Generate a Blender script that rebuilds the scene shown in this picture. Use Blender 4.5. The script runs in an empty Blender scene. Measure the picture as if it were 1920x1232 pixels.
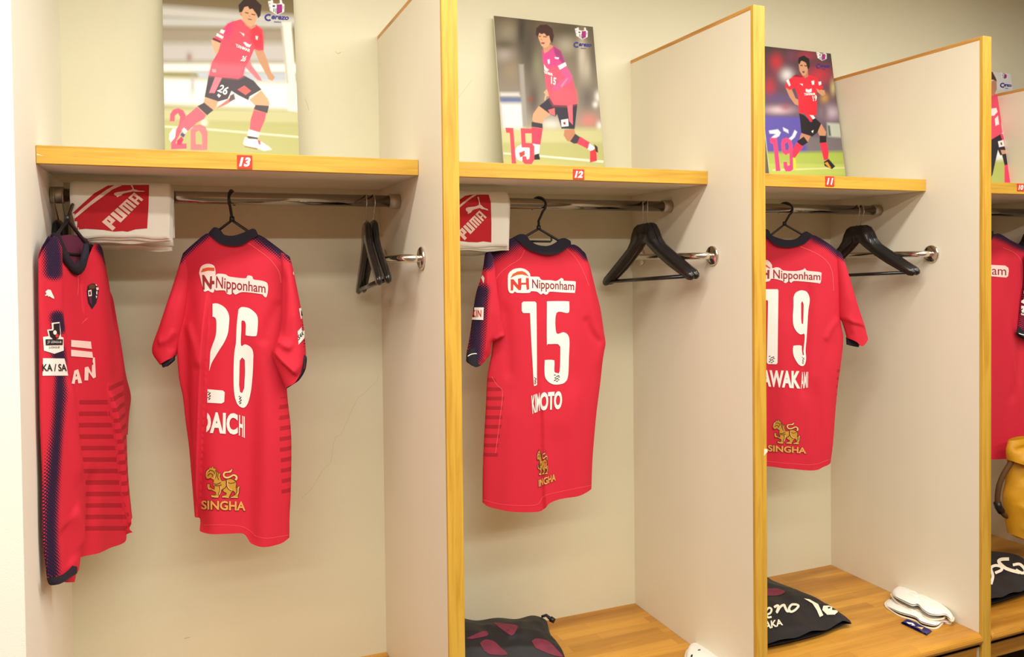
import bpy, bmesh, math, random
import numpy as np
from mathutils import Vector, Matrix
from mathutils.bvhtree import BVHTree
from mathutils.geometry import tessellate_polygon
random.seed(7)
SC = bpy.context.scene
COL = SC.collection
V3 = np.array
# ------------------------------------------------------------------ measured place (metres; x along the lockers, y into the wall, z up)
CAM = V3([-0.57494, -1.82627, 1.66909])
YAW, PIT, ROL, F, PY = 0.38801, -0.02051, -0.01112, 1516.44, 523.03
D = .658; ZT = 2.374; ZB = .45; ZS = 1.938; TS = .040; YS = .213; T = .0396; XL = -.866; PITCH = .9
RY, RZ, RR = .416, 1.845, .0165
_fw = V3([math.sin(YAW)*math.cos(PIT), math.cos(YAW)*math.cos(PIT), math.sin(PIT)])
_r = V3([math.cos(YAW), -math.sin(YAW), 0]); _u = np.cross(_r, _fw)
CR = _r*math.cos(ROL)+_u*math.sin(ROL); CU = -_r*math.sin(ROL)+_u*math.cos(ROL)
def ray(x, y): return _fw*F+CR*(x-960)-CU*(y-PY)
def hit(x, y, P0, N):
    d = ray(x, y); N = V3(N, dtype=float)
    return CAM+d*(((V3(P0)-CAM)@N)/(d@N))
def onY(x, y, v): return hit(x, y, (0, v, 0), (0, 1, 0))
def onX(x, y, v): return hit(x, y, (v, 0, 0), (1, 0, 0))
def onZ(x, y, v): return hit(x, y, (0, 0, v), (0, 0, 1))
def proj(P):
    d = np.asarray(P, dtype=float)-CAM; k = d@_fw
    return np.stack([960+F*(d@CR)/k, PY-F*(d@CU)/k], -1)
def zz(ox, oy, sc): return lambda *pts: [(ox+a/sc, oy+b/sc) for a, b in pts]

# ------------------------------------------------------------------ materials
def lin(*c):
    o = []
    for v in c:
        v = v/255.0
        o.append(v/12.92 if v <= .04045 else ((v+.055)/1.055)**2.4)
    return (o[0], o[1], o[2], 1.0)
def mat(name, col, rough=.6, metal=0, bump=0, bscale=200, spec=.4, coat=0, sheen=0, var=0, vscale=4):
    m = bpy.data.materials.new(name); m.use_nodes = True
    nt = m.node_tree; b = nt.nodes['Principled BSDF']
    b.inputs['Base Color'].default_value = col
    b.inputs['Roughness'].default_value = rough; b.inputs['Metallic'].default_value = metal
    b.inputs['Specular IOR Level'].default_value = spec
    b.inputs['Coat Weight'].default_value = coat
    b.inputs['Sheen Weight'].default_value = sheen
    if bump or var:
        tc = nt.nodes.new('ShaderNodeTexCoord')
    if bump:
        n = nt.nodes.new('ShaderNodeTexNoise'); n.inputs['Scale'].default_value = bscale; n.inputs['Detail'].default_value = 3
        bp = nt.nodes.new('ShaderNodeBump'); bp.inputs['Strength'].default_value = bump; bp.inputs['Distance'].default_value = .002
        nt.links.new(tc.outputs['Object'], n.inputs['Vector']); nt.links.new(n.outputs['Fac'], bp.inputs['Height'])
        nt.links.new(bp.outputs['Normal'], b.inputs['Normal'])
    if var:
        n = nt.nodes.new('ShaderNodeTexNoise'); n.inputs['Scale'].default_value = vscale; n.inputs['Detail'].default_value = 5
        r = nt.nodes.new('ShaderNodeMapRange'); r.inputs['To Min'].default_value = 1-var; r.inputs['To Max'].default_value = 1+var
        mx = nt.nodes.new('ShaderNodeMix'); mx.data_type = 'RGBA'; mx.blend_type = 'MULTIPLY'; mx.inputs[0].default_value = 1
        mx.inputs[6].default_value = col
        nt.links.new(tc.outputs['Object'], n.inputs['Vector']); nt.links.new(n.outputs['Fac'], r.inputs['Value'])
        nt.links.new(r.outputs['Result'], mx.inputs[7]); nt.links.new(mx.outputs[2], b.inputs['Base Color'])
    return m
def wood(name, c1, c2, stretch, rough=.45, scale=9, blocks=None):
    """long-grained timber; stretch = object-space scale per axis (small along the grain)"""
    m = bpy.data.materials.new(name); m.use_nodes = True
    nt = m.node_tree; b = nt.nodes['Principled BSDF']; L = nt.links.new
    b.inputs['Roughness'].default_value = rough; b.inputs['Specular IOR Level'].default_value = .4
    tc = nt.nodes.new('ShaderNodeTexCoord'); mp = nt.nodes.new('ShaderNodeMapping'); mp.inputs['Scale'].default_value = stretch
    n = nt.nodes.new('ShaderNodeTexNoise'); n.inputs['Scale'].default_value = scale; n.inputs['Detail'].default_value = 6; n.inputs['Distortion'].default_value = .6
    cr = nt.nodes.new('ShaderNodeValToRGB')
    cr.color_ramp.elements[0].position = .34; cr.color_ramp.elements[0].color = c2
    cr.color_ramp.elements[1].position = .56; cr.color_ramp.elements[1].color = c1
    L(tc.outputs['Object'], mp.inputs['Vector']); L(mp.outputs['Vector'], n.inputs['Vector']); L(n.outputs['Fac'], cr.inputs['Fac'])
    out = cr.outputs['Color']
    # short dark pores
    mp2 = nt.nodes.new('ShaderNodeMapping'); mp2.inputs['Scale'].default_value = [s*(9 if s > .5 else 5) for s in stretch]
    n2 = nt.nodes.new('ShaderNodeTexNoise'); n2.inputs['Scale'].default_value = scale*2.2; n2.inputs['Detail'].default_value = 2
    r2 = nt.nodes.new('ShaderNodeMapRange'); r2.inputs['From Min'].default_value = .66; r2.inputs['From Max'].default_value = .74
    r2.inputs['To Min'].default_value = 1; r2.inputs['To Max'].default_value = .72
    mx = nt.nodes.new('ShaderNodeMix'); mx.data_type = 'RGBA'; mx.blend_type = 'MULTIPLY'; mx.inputs[0].default_value = 1
    L(tc.outputs['Object'], mp2.inputs['Vector']); L(mp2.outputs['Vector'], n2.inputs['Vector']); L(n2.outputs['Fac'], r2.inputs['Value'])
    L(out, mx.inputs[6]); L(r2.outputs['Result'], mx.inputs[7]); out = mx.outputs[2]
    if blocks:
        br = nt.nodes.new('ShaderNodeTexBrick'); br.offset = .37; br.offset_frequency = 2
        br.inputs['Color1'].default_value = (1.12, 1.1, 1.05, 1); br.inputs['Color2'].default_value = (.68, .62, .55, 1)
        br.inputs['Mortar'].default_value = (.6, .52, .45, 1); br.inputs['Scale'].default_value = 1
        br.inputs['Mortar Size'].default_value = .0004; br.inputs['Bias'].default_value = -.25
        br.inputs['Brick Width'].default_value = blocks[0]; br.inputs['Row Height'].default_value = blocks[1]
        mx2 = nt.nodes.new('ShaderNodeMix'); mx2.data_type = 'RGBA'; mx2.blend_type = 'MULTIPLY'; mx2.inputs[0].default_value = .85
        L(tc.outputs['Object'], br.inputs['Vector']); L(out, mx2.inputs[6]); L(br.outputs['Color'], mx2.inputs[7]); out = mx2.outputs[2]
    L(out, b.inputs['Base Color'])
    return m
M = {}
M['wall'] = mat('cream wall paint', lin(224, 219, 192), .75, bump=.15, bscale=350, var=.03, vscale=3)
M['wall_white'] = mat('white wall paint', lin(240, 236, 222), .75, bump=.15, bscale=350)
M['opposite'] = mat('tan wall finish', lin(150, 118, 84), .7)
M['laminate'] = mat('pale laminate', lin(231, 222, 202), .5, bump=.08, bscale=500, var=.02, vscale=3)
M['ceiling'] = mat('white ceiling', lin(235, 230, 220), .9)
M['floor'] = mat('grey carpet', lin(92, 86, 82), .95, bump=.4, bscale=600)
M['crack'] = mat('hairline crack', lin(176, 160, 126), .9)
M['oak_v'] = wood('golden oak upright grain', lin(210, 164, 62), lin(192, 142, 46), (1, 1, .05), scale=75)
M['oak_h'] = wood('golden oak level grain', lin(212, 168, 64), lin(196, 147, 50), (.05, 1, 1), scale=75)
M['oak_d'] = wood('oak lipping', lin(205, 150, 75), lin(180, 122, 52), (1, .05, 1), scale=75)
M['bench'] = wood('butcher block bench', lin(200, 146, 60), lin(160, 106, 32), (.10, 1, 1), rough=.35, blocks=(.33, .042))
M['chrome'] = mat('chrome', (.78, .74, .68, 1), .12, metal=1)
M['rail'] = mat('dull chromed steel', (.34, .30, .24, 1), .13, metal=1)
M['steel'] = mat('satin steel socket', (.5, .45, .38, 1), .4, metal=1)
M['black_plastic'] = mat('black plastic', lin(26, 24, 24), .35)
M['black_wood'] = mat('black lacquered wood', lin(24, 22, 23), .28, coat=.4)
M['wire'] = mat('bright hook wire', (.6, .56, .5, 1), .25, metal=1)
M['towel'] = mat('white terry', lin(242, 236, 222), .95, bump=.35, bscale=900, sheen=.2)
M['towel_red'] = mat('red terry print', lin(196, 36, 46), .95, bump=.35, bscale=900)
M['towel_pink'] = mat('faded white terry print', lin(240, 205, 190), .95)
M['navy'] = mat('navy cloth', lin(27, 22, 35), .8, bump=.15, bscale=900)
M['purple'] = mat('plum lining cloth', lin(92, 30, 58), .8)
M['white'] = mat('white print', lin(240, 234, 226), .6)
M['pinkwhite'] = mat('pinkish white print', lin(243, 212, 204), .6)
M['darkred'] = mat('dark red print', lin(140, 34, 38), .6)
M['orange'] = mat('orange print', lin(214, 84, 28), .6)
M['redprint'] = mat('red print', lin(205, 52, 42), .6)
M['black'] = mat('black print', lin(22, 20, 24), .6)
M['gold'] = mat('gold print', lin(196, 146, 52), .55)
M['gold_text'] = mat('pale gold lettering', lin(226, 158, 84), .55)
M['gold_light'] = mat('light gold print', lin(238, 190, 120), .55)
M['brown'] = mat('brown outline print', lin(92, 36, 20), .6)
M['seam'] = mat('red seam thread', lin(250, 92, 100), .7)
M['plate'] = mat('red number plate', lin(222, 58, 42), .4)
M['blue'] = mat('royal blue print', lin(52, 48, 140), .5)
M['poster_white'] = mat('white poster print', lin(244, 242, 240), .5)
M['magenta'] = mat('magenta print', lin(176, 40, 130), .5)
M['board'] = mat('white foam board', lin(236, 230, 215), .7)
M['bag_black'] = mat('black nylon', lin(30, 27, 29), .6, bump=.3, bscale=120)
M['wine'] = mat('wine red print', lin(112, 36, 56), .7, var=.45, vscale=30)
M['cream_print'] = mat('cream print', lin(240, 228, 205), .6)
M['guard'] = mat('white quilted foam', lin(238, 234, 226), .6, bump=.2, bscale=300)
M['guard_edge'] = mat('cream piping', lin(225, 208, 180), .7)
M['yellow'] = mat('mustard nylon', lin(212, 152, 30), .4, bump=.3, bscale=60, var=.1, vscale=12)
M['strap'] = mat('brown strap', lin(92, 60, 26), .7)
M['packet'] = mat('navy foil', lin(48, 44, 104), .25, var=.5, vscale=60)
M['paper'] = mat('paper scrap', lin(240, 226, 190), .8)
def print_material(name):
    m = bpy.data.materials.new(name); m.use_nodes = True
    nt = m.node_tree; b = nt.nodes['Principled BSDF']
    a = nt.nodes.new('ShaderNodeAttribute'); a.attribute_name = 'print'
    nt.links.new(a.outputs['Color'], b.inputs['Base Color'])
    b.inputs['Roughness'].default_value = .5; b.inputs['Specular IOR Level'].default_value = .25
    return m
M['print'] = print_material('printed photograph')
def jersey_material():
    m = bpy.data.materials.new('coral red jersey knit'); m.use_nodes = True
    nt = m.node_tree; b = nt.nodes['Principled BSDF']; L = nt.links.new
    b.inputs['Roughness'].default_value = .75; b.inputs['Specular IOR Level'].default_value = .25
    b.inputs['Sheen Weight'].default_value = .0
    uv = nt.nodes.new('ShaderNodeUVMap'); uv.uv_map = 'UVMap'
    def math_(op, a, c=None):
        n = nt.nodes.new('ShaderNodeMath'); n.operation = op
        for i, v in enumerate((a, c)):
            if v is None: continue
            if isinstance(v, (int, float)): n.inputs[i].default_value = v
            else: L(v, n.inputs[i])
        return n.outputs[0]
    mp = nt.nodes.new('ShaderNodeMapping'); mp.inputs['Rotation'].default_value = (0, 0, .785); mp.inputs['Scale'].default_value = (190, 190, 1)
    L(uv.outputs['UV'], mp.inputs['Vector'])
    fr = nt.nodes.new('ShaderNodeVectorMath'); fr.operation = 'FRACTION'; L(mp.outputs['Vector'], fr.inputs[0])
    sb = nt.nodes.new('ShaderNodeVectorMath'); sb.operation = 'SUBTRACT'; L(fr.outputs['Vector'], sb.inputs[0]); sb.inputs[1].default_value = (.5, .5, 0)
    sp = nt.nodes.new('ShaderNodeSeparateXYZ'); L(sb.outputs['Vector'], sp.inputs[0])
    d = math_('SQRT', math_('ADD', math_('MULTIPLY', sp.outputs[0], sp.outputs[0]), math_('MULTIPLY', sp.outputs[1], sp.outputs[1])))
    na = nt.nodes.new('ShaderNodeAttribute'); na.attribute_name = 'navy'
    r = math_('MULTIPLY', math_('SUBTRACT', 1.0, na.outputs['Fac']), .74)
    mask = nt.nodes.new('ShaderNodeMapRange'); mask.inputs['From Min'].default_value = -.05; mask.inputs['From Max'].default_value = .05
    L(math_('SUBTRACT', d, r), mask.inputs['Value'])
    sx = nt.nodes.new('ShaderNodeSeparateXYZ'); L(uv.outputs['UV'], sx.inputs[0])
    st = nt.nodes.new('ShaderNodeAttribute'); st.attribute_name = 'stripe'
    saw = math_('FRACT', math_('MULTIPLY', sx.outputs[1], 36.0))
    smask = math_('MULTIPLY', math_('LESS_THAN', saw, .4), st.outputs['Fac'])
    c1 = nt.nodes.new('ShaderNodeMix'); c1.data_type = 'RGBA'; c1.inputs[6].default_value = lin(208, 40, 60); c1.inputs[7].default_value = lin(170, 30, 44)
    L(smask, c1.inputs[0])
    c2 = nt.nodes.new('ShaderNodeMix'); c2.data_type = 'RGBA'; L(mask.outputs['Result'], c2.inputs[0]); L(c1.outputs[2], c2.inputs[6]); c2.inputs[7].default_value = lin(34, 24, 54)
    L(c2.outputs[2], b.inputs['Base Color'])
    n = nt.nodes.new('ShaderNodeTexNoise'); n.inputs['Scale'].default_value = 700; L(uv.outputs['UV'], n.inputs['Vector'])
    bp = nt.nodes.new('ShaderNodeBump'); bp.inputs['Strength'].default_value = .12; bp.inputs['Distance'].default_value = .002
    L(n.outputs['Fac'], bp.inputs['Height']); L(bp.outputs['Normal'], b.inputs['Normal'])
    return m
M['jersey'] = jersey_material()

# ------------------------------------------------------------------ mesh building
class MB:
    def __init__(s): s.v = []; s.f = []; s.m = []; s.mats = []; s.uv = {}; s.at = {}; s.smooth = []; s.cols = None
    def slot(s, m):
        m = M[m] if isinstance(m, str) else m
        if m not in s.mats: s.mats.append(m)
        return s.mats.index(m)
    def add(s, vs, fs, m, smooth=True):
        o = len(s.v); k = s.slot(m)
        s.v += [tuple(map(float, p)) for p in vs]
        for f in fs: s.f.append([i+o for i in f]); s.m.append(k); s.smooth.append(smooth)
        return o
    def box(s, a, b, m, bev=0):
        bm = bmesh.new(); bmesh.ops.create_cube(bm, size=1)
        a = V3(a, dtype=float); b = V3(b, dtype=float)
        for v in bm.verts: v.co = Vector((a+b)/2+(b-a)*V3(v.co))
        if bev: bmesh.ops.bevel(bm, geom=bm.edges[:], offset=bev, segments=2, affect='EDGES', profile=.6)
        s.bm(bm, m, False); return s
    def bm(s, bm, m, smooth=True):
        bm.verts.index_update()
        s.add([v.co for v in bm.verts], [[v.index for v in f.verts] for f in bm.faces], m, smooth); bm.free()
    def tube(s, path, r, m, n=10, closed=False, cap=True):
        P = [Vector(p) for p in path]; N = len(P)
        rs = r if isinstance(r, (list, tuple)) else [r]*N
        tan = []
        for i in range(N):
            a = P[i-1] if (i > 0 or closed) else P[i]; b = P[(i+1) % N] if (i < N-1 or closed) else P[i]
            tan.append((b-a).normalized())
        up = Vector((0, 0, 1)) if abs(tan[0].z) < .9 else Vector((1, 0, 0))
        x = tan[0].cross(up).normalized(); vs = []
        for i in range(N):
            x = (x-tan[i]*x.dot(tan[i])).normalized(); y = tan[i].cross(x)
            for k in range(n):
                a = 2*math.pi*k/n; vs.append(P[i]+(x*math.cos(a)+y*math.sin(a))*rs[i])
        fs = []
        for i in range(N if closed else N-1):
            j = (i+1) % N
            for k in range(n): fs.append([i*n+k, i*n+(k+1) % n, j*n+(k+1) % n, j*n+k])
        if cap and not closed: fs += [list(range(n))[::-1], [(N-1)*n+k for k in range(n)]]
        s.add(vs, fs, m); return s
    def build(s, name, parent=None):
        me = bpy.data.meshes.new(name); me.from_pydata(s.v, [], s.f)
        for m in s.mats: me.materials.append(m)
        me.polygons.foreach_set('material_index', s.m); me.polygons.foreach_set('use_smooth', s.smooth)
        for k, d in s.at.items():
            a = me.attributes.new(k, 'FLOAT', 'POINT'); arr = np.zeros(len(s.v), dtype=np.float32)
            for o, vals in d: arr[o:o+len(vals)] = vals
            a.data.foreach_set('value', arr)
        if s.uv:
            ul = me.uv_layers.new(name='UVMap'); arr = np.zeros((len(s.v), 2), dtype=np.float32)
            for o, vals in s.uv.items(): arr[o:o+len(vals)] = vals
            li = np.zeros(len(me.loops), dtype=np.int32); me.loops.foreach_get('vertex_index', li)
            ul.data.foreach_set('uv', arr[li].ravel())
        if s.cols is not None:
            a = me.color_attributes.new('print', 'FLOAT_COLOR', 'POINT'); arr = np.zeros((len(s.v), 4), dtype=np.float32); arr[:, 3] = 1
            arr[:len(s.cols), :3] = s.cols
            a.data.foreach_set('color', arr.ravel())
        me.update(); me.validate()
        o = bpy.data.objects.new(name, me); COL.objects.link(o)
        if parent: o.parent = parent; o.matrix_parent_inverse = parent.matrix_world.inverted() if parent.type != 'EMPTY' else Matrix.Translation(-parent.location)
        return o
def tag(o, label, cat, group=None):
    o['label'] = label; o['category'] = cat
    if group: o['group'] = group
    return o
def thing(name, label, cat, loc, group=None):
    o = bpy.data.objects.new(name, None); o.empty_display_size = .05; COL.objects.link(o); o.location = loc
    return tag(o, label, cat, group)
def struct(o): o['kind'] = 'structure'; return o

# ------------------------------------------------------------------ flat artwork -> surface
def arclen(P): 
    P = np.asarray(P, float); d = np.r_[0, np.cumsum(np.linalg.norm(np.diff(P, axis=0), axis=1))]; return P, d/d[-1]
def sample(P, t):
    P, d = arclen(P); return np.stack([np.interp(t, d, P[:, k]) for k in range(P.shape[1])], -1)
def smooth_line(P, n=8):
    """Catmull-Rom through the points"""
    P = [V3(p, dtype=float) for p in P]; out = []
    Q = [2*P[0]-P[1]]+P+[2*P[-1]-P[-2]]
    for i in range(1, len(Q)-2):
        for k in range(n):
            t = k/n; a, b, c, d = Q[i-1], Q[i], Q[i+1], Q[i+2]
            out.append(.5*((2*b)+(c-a)*t+(2*a-5*b+4*c-d)*t*t+(3*b-a-3*c+d)*t**3))
    out.append(P[-1]); return [tuple(p) for p in out]
def stroke(path, w, sm=True):
    """polygon of a line of width w (number or list at path points)"""
    ws = [w]*len(path) if isinstance(w, (int, float)) else w
    if sm:
        q = smooth_line([(p[0], p[1], ww) for p, ww in zip(path, ws)], 6)
    else: q = [(p[0], p[1], ww) for p, ww in zip(path, ws)]
    L, R = [], []
    for i, (x, y, ww) in enumerate(q):
        a = q[max(i-1, 0)]; b = q[min(i+1, len(q)-1)]
        dx, dy = b[0]-a[0], b[1]-a[1]; n = math.hypot(dx, dy) or 1
        L.append((x-dy/n*ww/2, y+dx/n*ww/2)); R.append((x+dy/n*ww/2, y-dx/n*ww/2))
    return L+R[::-1]
def strip_bm(path, w, sm=True):
    """a pen stroke as a run of quads, free to cross itself"""
    l = stroke(path, w, sm); n = len(l)//2; bm = bmesh.new()
    L = [bm.verts.new((p[0], p[1], 0)) for p in l[:n]]; R = [bm.verts.new((p[0], p[1], 0)) for p in l[n:][::-1]]
    for i in range(n-1): bm.faces.new((L[i], L[i+1], R[i+1], R[i]))
    return bm
def poly_bm(polys):
    """polys: list of loops, the first outer and the rest holes"""
    loops = [[Vector((p[0], p[1], 0)) for p in l] for l in polys]
    flat = [p for l in loops for p in l]
    bm = bmesh.new(); vs = [bm.verts.new(p) for p in flat]
    for t in tessellate_polygon(loops):
        try: bm.faces.new([vs[i] for i in t])
        except ValueError: pass
    return bm
_txt = {}
def text_bm(s, bold=0.0, shear=0.0, fit=True):
    cu = bpy.data.curves.new('t', 'FONT'); cu.body = s; cu.offset = bold; cu.shear = shear; cu.resolution_u = 4; cu.fill_mode = 'FRONT'
    o = bpy.data.objects.new('t', cu); COL.objects.link(o)
    dg = bpy.context.evaluated_depsgraph_get(); me = o.evaluated_get(dg).to_mesh()
    bm = bmesh.new(); bm.from_mesh(me); o.evaluated_get(dg).to_mesh_clear()
    bpy.data.objects.remove(o); bpy.data.curves.remove(cu)
    xs = [v.co.x for v in bm.verts]; ys = [v.co.y for v in bm.verts]
    x0, x1, y0, y1 = min(xs), max(xs), min(ys), max(ys)
    for v in bm.verts: v.co = Vector(((v.co.x-x0)/(x1-x0), (v.co.y-y0)/(y1-y0), 0))
    return bm
def map_quad(bm, TL, TR, BR, BL):
    TL, TR, BR, BL = map(lambda p: V3(p, dtype=float), (TL, TR, BR, BL))
    for v in bm.verts:
        s, t = v.co.x, v.co.y
        p = (1-t)*((1-s)*BL+s*BR)+t*((1-s)*TL+s*TR); v.co = Vector((p[0], p[1], 0))
    return bm
def unit_map(loops, box, TL, TR, BR, BL):
    """loops traced inside box=(x0,y0,x1,y1) (y down) moved to a quad"""
    x0, y0, x1, y1 = box; TL, TR, BR, BL = map(lambda p: V3(p, dtype=float), (TL, TR, BR, BL))
    out = []
    for l in loops:
        q = []
        for p in l:
            s = (p[0]-x0)/(x1-x0); t = (p[1]-y0)/(y1-y0)
            w = (1-t)*((1-s)*TL+s*TR)+t*((1-s)*BL+s*BR); q.append((w[0], w[1]))
        out.append(q)
    return out
def decal(mb, bvh, bm, m, off=.0012, step=5, maxstretch=9):
    """lay flat artwork (picture coordinates of the traced print) on the real surface"""
    xs = [v.co.x for v in bm.verts]; ys = [v.co.y for v in bm.verts]
    if not xs: return
    for ax, lo, hi in ((0, min(xs), max(xs)), (1, min(ys), max(ys))):
        c = math.ceil(lo/step)*step
        while c < hi:
            co = Vector((c, 0, 0)) if ax == 0 else Vector((0, c, 0)); no = Vector((1, 0, 0)) if ax == 0 else Vector((0, 1, 0))
            bmesh.ops.bisect_plane(bm, geom=bm.verts[:]+bm.edges[:]+bm.faces[:], plane_co=co, plane_no=no); c += step
    bm.verts.index_update(); P = {}; px = {}
    for v in bm.verts:
        d = Vector(ray(v.co.x, v.co.y)).normalized()
        loc, no, i, dist = bvh.ray_cast(Vector(CAM), d)
        if loc is None: continue
        if no.dot(d) > 0: no = -no
        P[v.index] = loc+no*off-d*off*.4; px[v.index] = (v.co.x, v.co.y, dist)
    fs = []
    for f in bm.faces:
        ids = [v.index for v in f.verts]
        if not all(i in P for i in ids): continue
        ok = True
        for a, b in zip(ids, ids[1:]+ids[:1]):
            l2 = math.hypot(px[a][0]-px[b][0], px[a][1]-px[b][1])*px[a][2]/F
            if (P[a]-P[b]).length > max(.010, l2*maxstretch): ok = False
        if ok: fs.append(ids)
    bm.free()
    if not fs: return
    used = sorted({i for f in fs for i in f}); ix = {i: k for k, i in enumerate(used)}
    vs = [P[i] for i in used]; ff = []
    for f in fs:
        g = [ix[i] for i in f]
        n = Vector((0, 0, 0))
        for q in range(1, len(g)-1): n += (vs[g[q]]-vs[g[0]]).cross(vs[g[q+1]]-vs[g[0]])
        if n.length < 1e-11: continue
        if n.dot(vs[g[0]]-Vector(CAM)) > 0: g = g[::-1]
        ff.append(g)
    mb.add(vs, ff, m)
def sd_line(P, L):
    """signed distance of points to polyline (positive to the picture right of a downward line) and position along it"""
    P = np.asarray(P); best = np.full(len(P), 1e9); sg = np.zeros(len(P)); tt = np.zeros(len(P)); L = np.asarray(L, float)
    seg = np.linalg.norm(np.diff(L, axis=0), axis=1); cum = np.r_[0, np.cumsum(seg)]
    for i in range(len(L)-1):
        a, b = L[i], L[i+1]; e = b-a; t = np.clip(((P-a)@e)/(e@e), 0, 1); q = P-(a+t[:, None]*e); d = np.linalg.norm(q, axis=1)
        c = e[0]*(P[:, 1]-a[1])-e[1]*(P[:, 0]-a[0]); k = d < best
        best[k] = d[k]; sg[k] = np.where(c[k] < 0, 1, -1); tt[k] = (cum[i]+t[k]*seg[i])/cum[-1]
    return best, sg, tt
def inside(P, poly):
    P = np.asarray(P); x, y = P[:, 0], P[:, 1]; c = np.zeros(len(P), bool); Q = np.asarray(poly, float); j = len(Q)-1
    for i in range(len(Q)):
        xi, yi, xj, yj = *Q[i], *Q[j]
        k = ((yi > y) != (yj > y)) & (x < (xj-xi)*(y-yi)/((yj-yi) or 1e-12)+xi); c ^= k; j = i
    return c
class Frame:
    """a plane in the room: P0 on it, N towards the room, U to the right, W the other way along it"""
    def __init__(s, P0, N, U=None):
        s.P0 = V3(P0, dtype=float); s.N = V3(N, dtype=float); s.N /= np.linalg.norm(s.N)
        u = V3(U, dtype=float) if U is not None else np.cross((0, 0, 1), s.N)
        u = u-s.N*(u@s.N); s.U = u/np.linalg.norm(u); s.W = np.cross(s.N, s.U)
    def px(s, p): q = hit(p[0], p[1], s.P0, s.N)-s.P0; return V3([q@s.U, q@s.W])
    def w(s, uv, h): uv = np.asarray(uv); return s.P0+uv[..., :1]*s.U+uv[..., 1:2]*s.W+np.asarray(h)[..., None]*s.N
def panel(mb, fr, top, right, bottom, left, m, ns=60, nt=80, thick=.03, back=.6, folds=(), navy=(), stripe=(), hoff=0., power=3, tprof=(.5, 1), wave=.0015, curve=True, seed=0, level=()):
    """a puffed two-sided cloth piece filling the outline; returns BVH of its face"""
    if hoff: fr = Frame(fr.P0+fr.N*hoff, fr.N, fr.U); hoff = 0.
    cv = (lambda L: smooth_line(L, 6)) if curve else (lambda L: L)
    tp, rt, bt, lf = [np.stack([fr.px(p) for p in cv(L)]) for L in (top, right, bottom, left)]
    s = np.linspace(0, 1, ns+1); t = np.linspace(0, 1, nt+1)
    Tp, Bt, Lf, Rt = sample(tp, s), sample(bt, s), sample(lf, t), sample(rt, t)
    S, TT = np.meshgrid(s, t); s3, t3 = S[..., None], TT[..., None]
    P = (1-t3)*Tp[None]+t3*Bt[None]+(1-s3)*Lf[:, None]+s3*Rt[:, None]-((1-s3)*(1-t3)*Tp[0]+s3*(1-t3)*Tp[-1]+(1-s3)*t3*Bt[0]+s3*t3*Bt[-1])
    edge = np.clip(1-np.abs(2*S-1)**power, 0, 1)
    prof = np.interp(TT, np.linspace(0, 1, len(tprof)), tprof)
    h = thick*edge**.6*prof
    flat = P.reshape(-1, 2); PX = proj(fr.w(flat, np.zeros(len(flat))))
    rng = random.Random(seed)
    if wave:
        a = np.zeros(len(flat))
        for k in range(5):
            kx, ky, ph = rng.uniform(15, 60), rng.uniform(-9, 9), rng.uniform(0, 6)
            a += wave*np.sin(flat[:, 0]*kx+flat[:, 1]*ky+ph)
        h = h+(a.reshape(h.shape))*edge**.5
    for fo in folds:
        L = np.stack([fr.px(p) for p in smooth_line(fo[1], 5)]); d, sg, tt = sd_line(flat, L); w, a = fo[2], fo[3]
        taper = np.clip(np.minimum(tt/.18, (1-tt)/.18) if len(fo) < 5 else np.clip(tt/.25, 0, 1), 0, 1); taper = taper*taper*(3-2*taper)
        if fo[0] == 'ridge': v = a*np.exp(-(d/w)**2)*taper
        elif fo[0] == 'stepR': x = d*sg; v = a*np.where(x > 0, np.exp(-x/w), 0)*np.clip(x/.009+.15, 0, 1)*taper
        else: x = -d*sg; v = a*np.where(x > 0, np.exp(-x/w), 0)*np.clip(x/.009+.15, 0, 1)*taper
        h = h+v.reshape(h.shape)*np.clip(edge, 0, 1)**.4
    hf = (h+hoff).reshape(-1); hb = (hoff-thick*back*edge**.6*prof).reshape(-1)
    FV = fr.w(flat, hf); BV = fr.w(flat, hb)
    nv = (ns+1)*(nt+1); idx = lambda i, j: i*(ns+1)+j
    fs = []
    for i in range(nt):
        for j in range(ns): fs.append([idx(i, j), idx(i+1, j), idx(i+1, j+1), idx(i, j+1)])
    ff = list(fs)
    for i in range(nt):
        for j in range(ns):
            q = [idx(i, j), idx(i, j+1), idx(i+1, j+1), idx(i+1, j)]
            fs.append([k if (k % (ns+1)) in (0, ns) else k+nv for k in q])
    # hem rim
    o = mb.add(np.r_[FV, BV], fs, m)
    vals = np.zeros(nv)
    for path, w0, w1 in navy:
        d, sg, tt = sd_line(PX, smooth_line(path, 5) if len(path) > 2 else path); vals = np.maximum(vals, np.clip(1-(d-w0*.8)/(w1*1.25-w0*.8), 0, 1)*.92)
    mb.at.setdefault('navy', []).append((o, np.r_[vals, vals]))
    sv = np.zeros(nv)
    for poly in stripe: sv = np.maximum(sv, inside(PX, poly).astype(float))
    mb.at.setdefault('stripe', []).append((o, np.r_[sv, sv]))
    uvf = flat.copy()
    for poly, k in level:      # cloth draped so that its stripes lie level to the eye
        q = inside(PX, poly); uvf[q, 1] = -PX[q, 1]*k+.0083
    mb.uv[o] = np.r_[uvf, uvf]
    return BVHTree.FromPolygons([tuple(p) for p in FV], ff)
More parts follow.
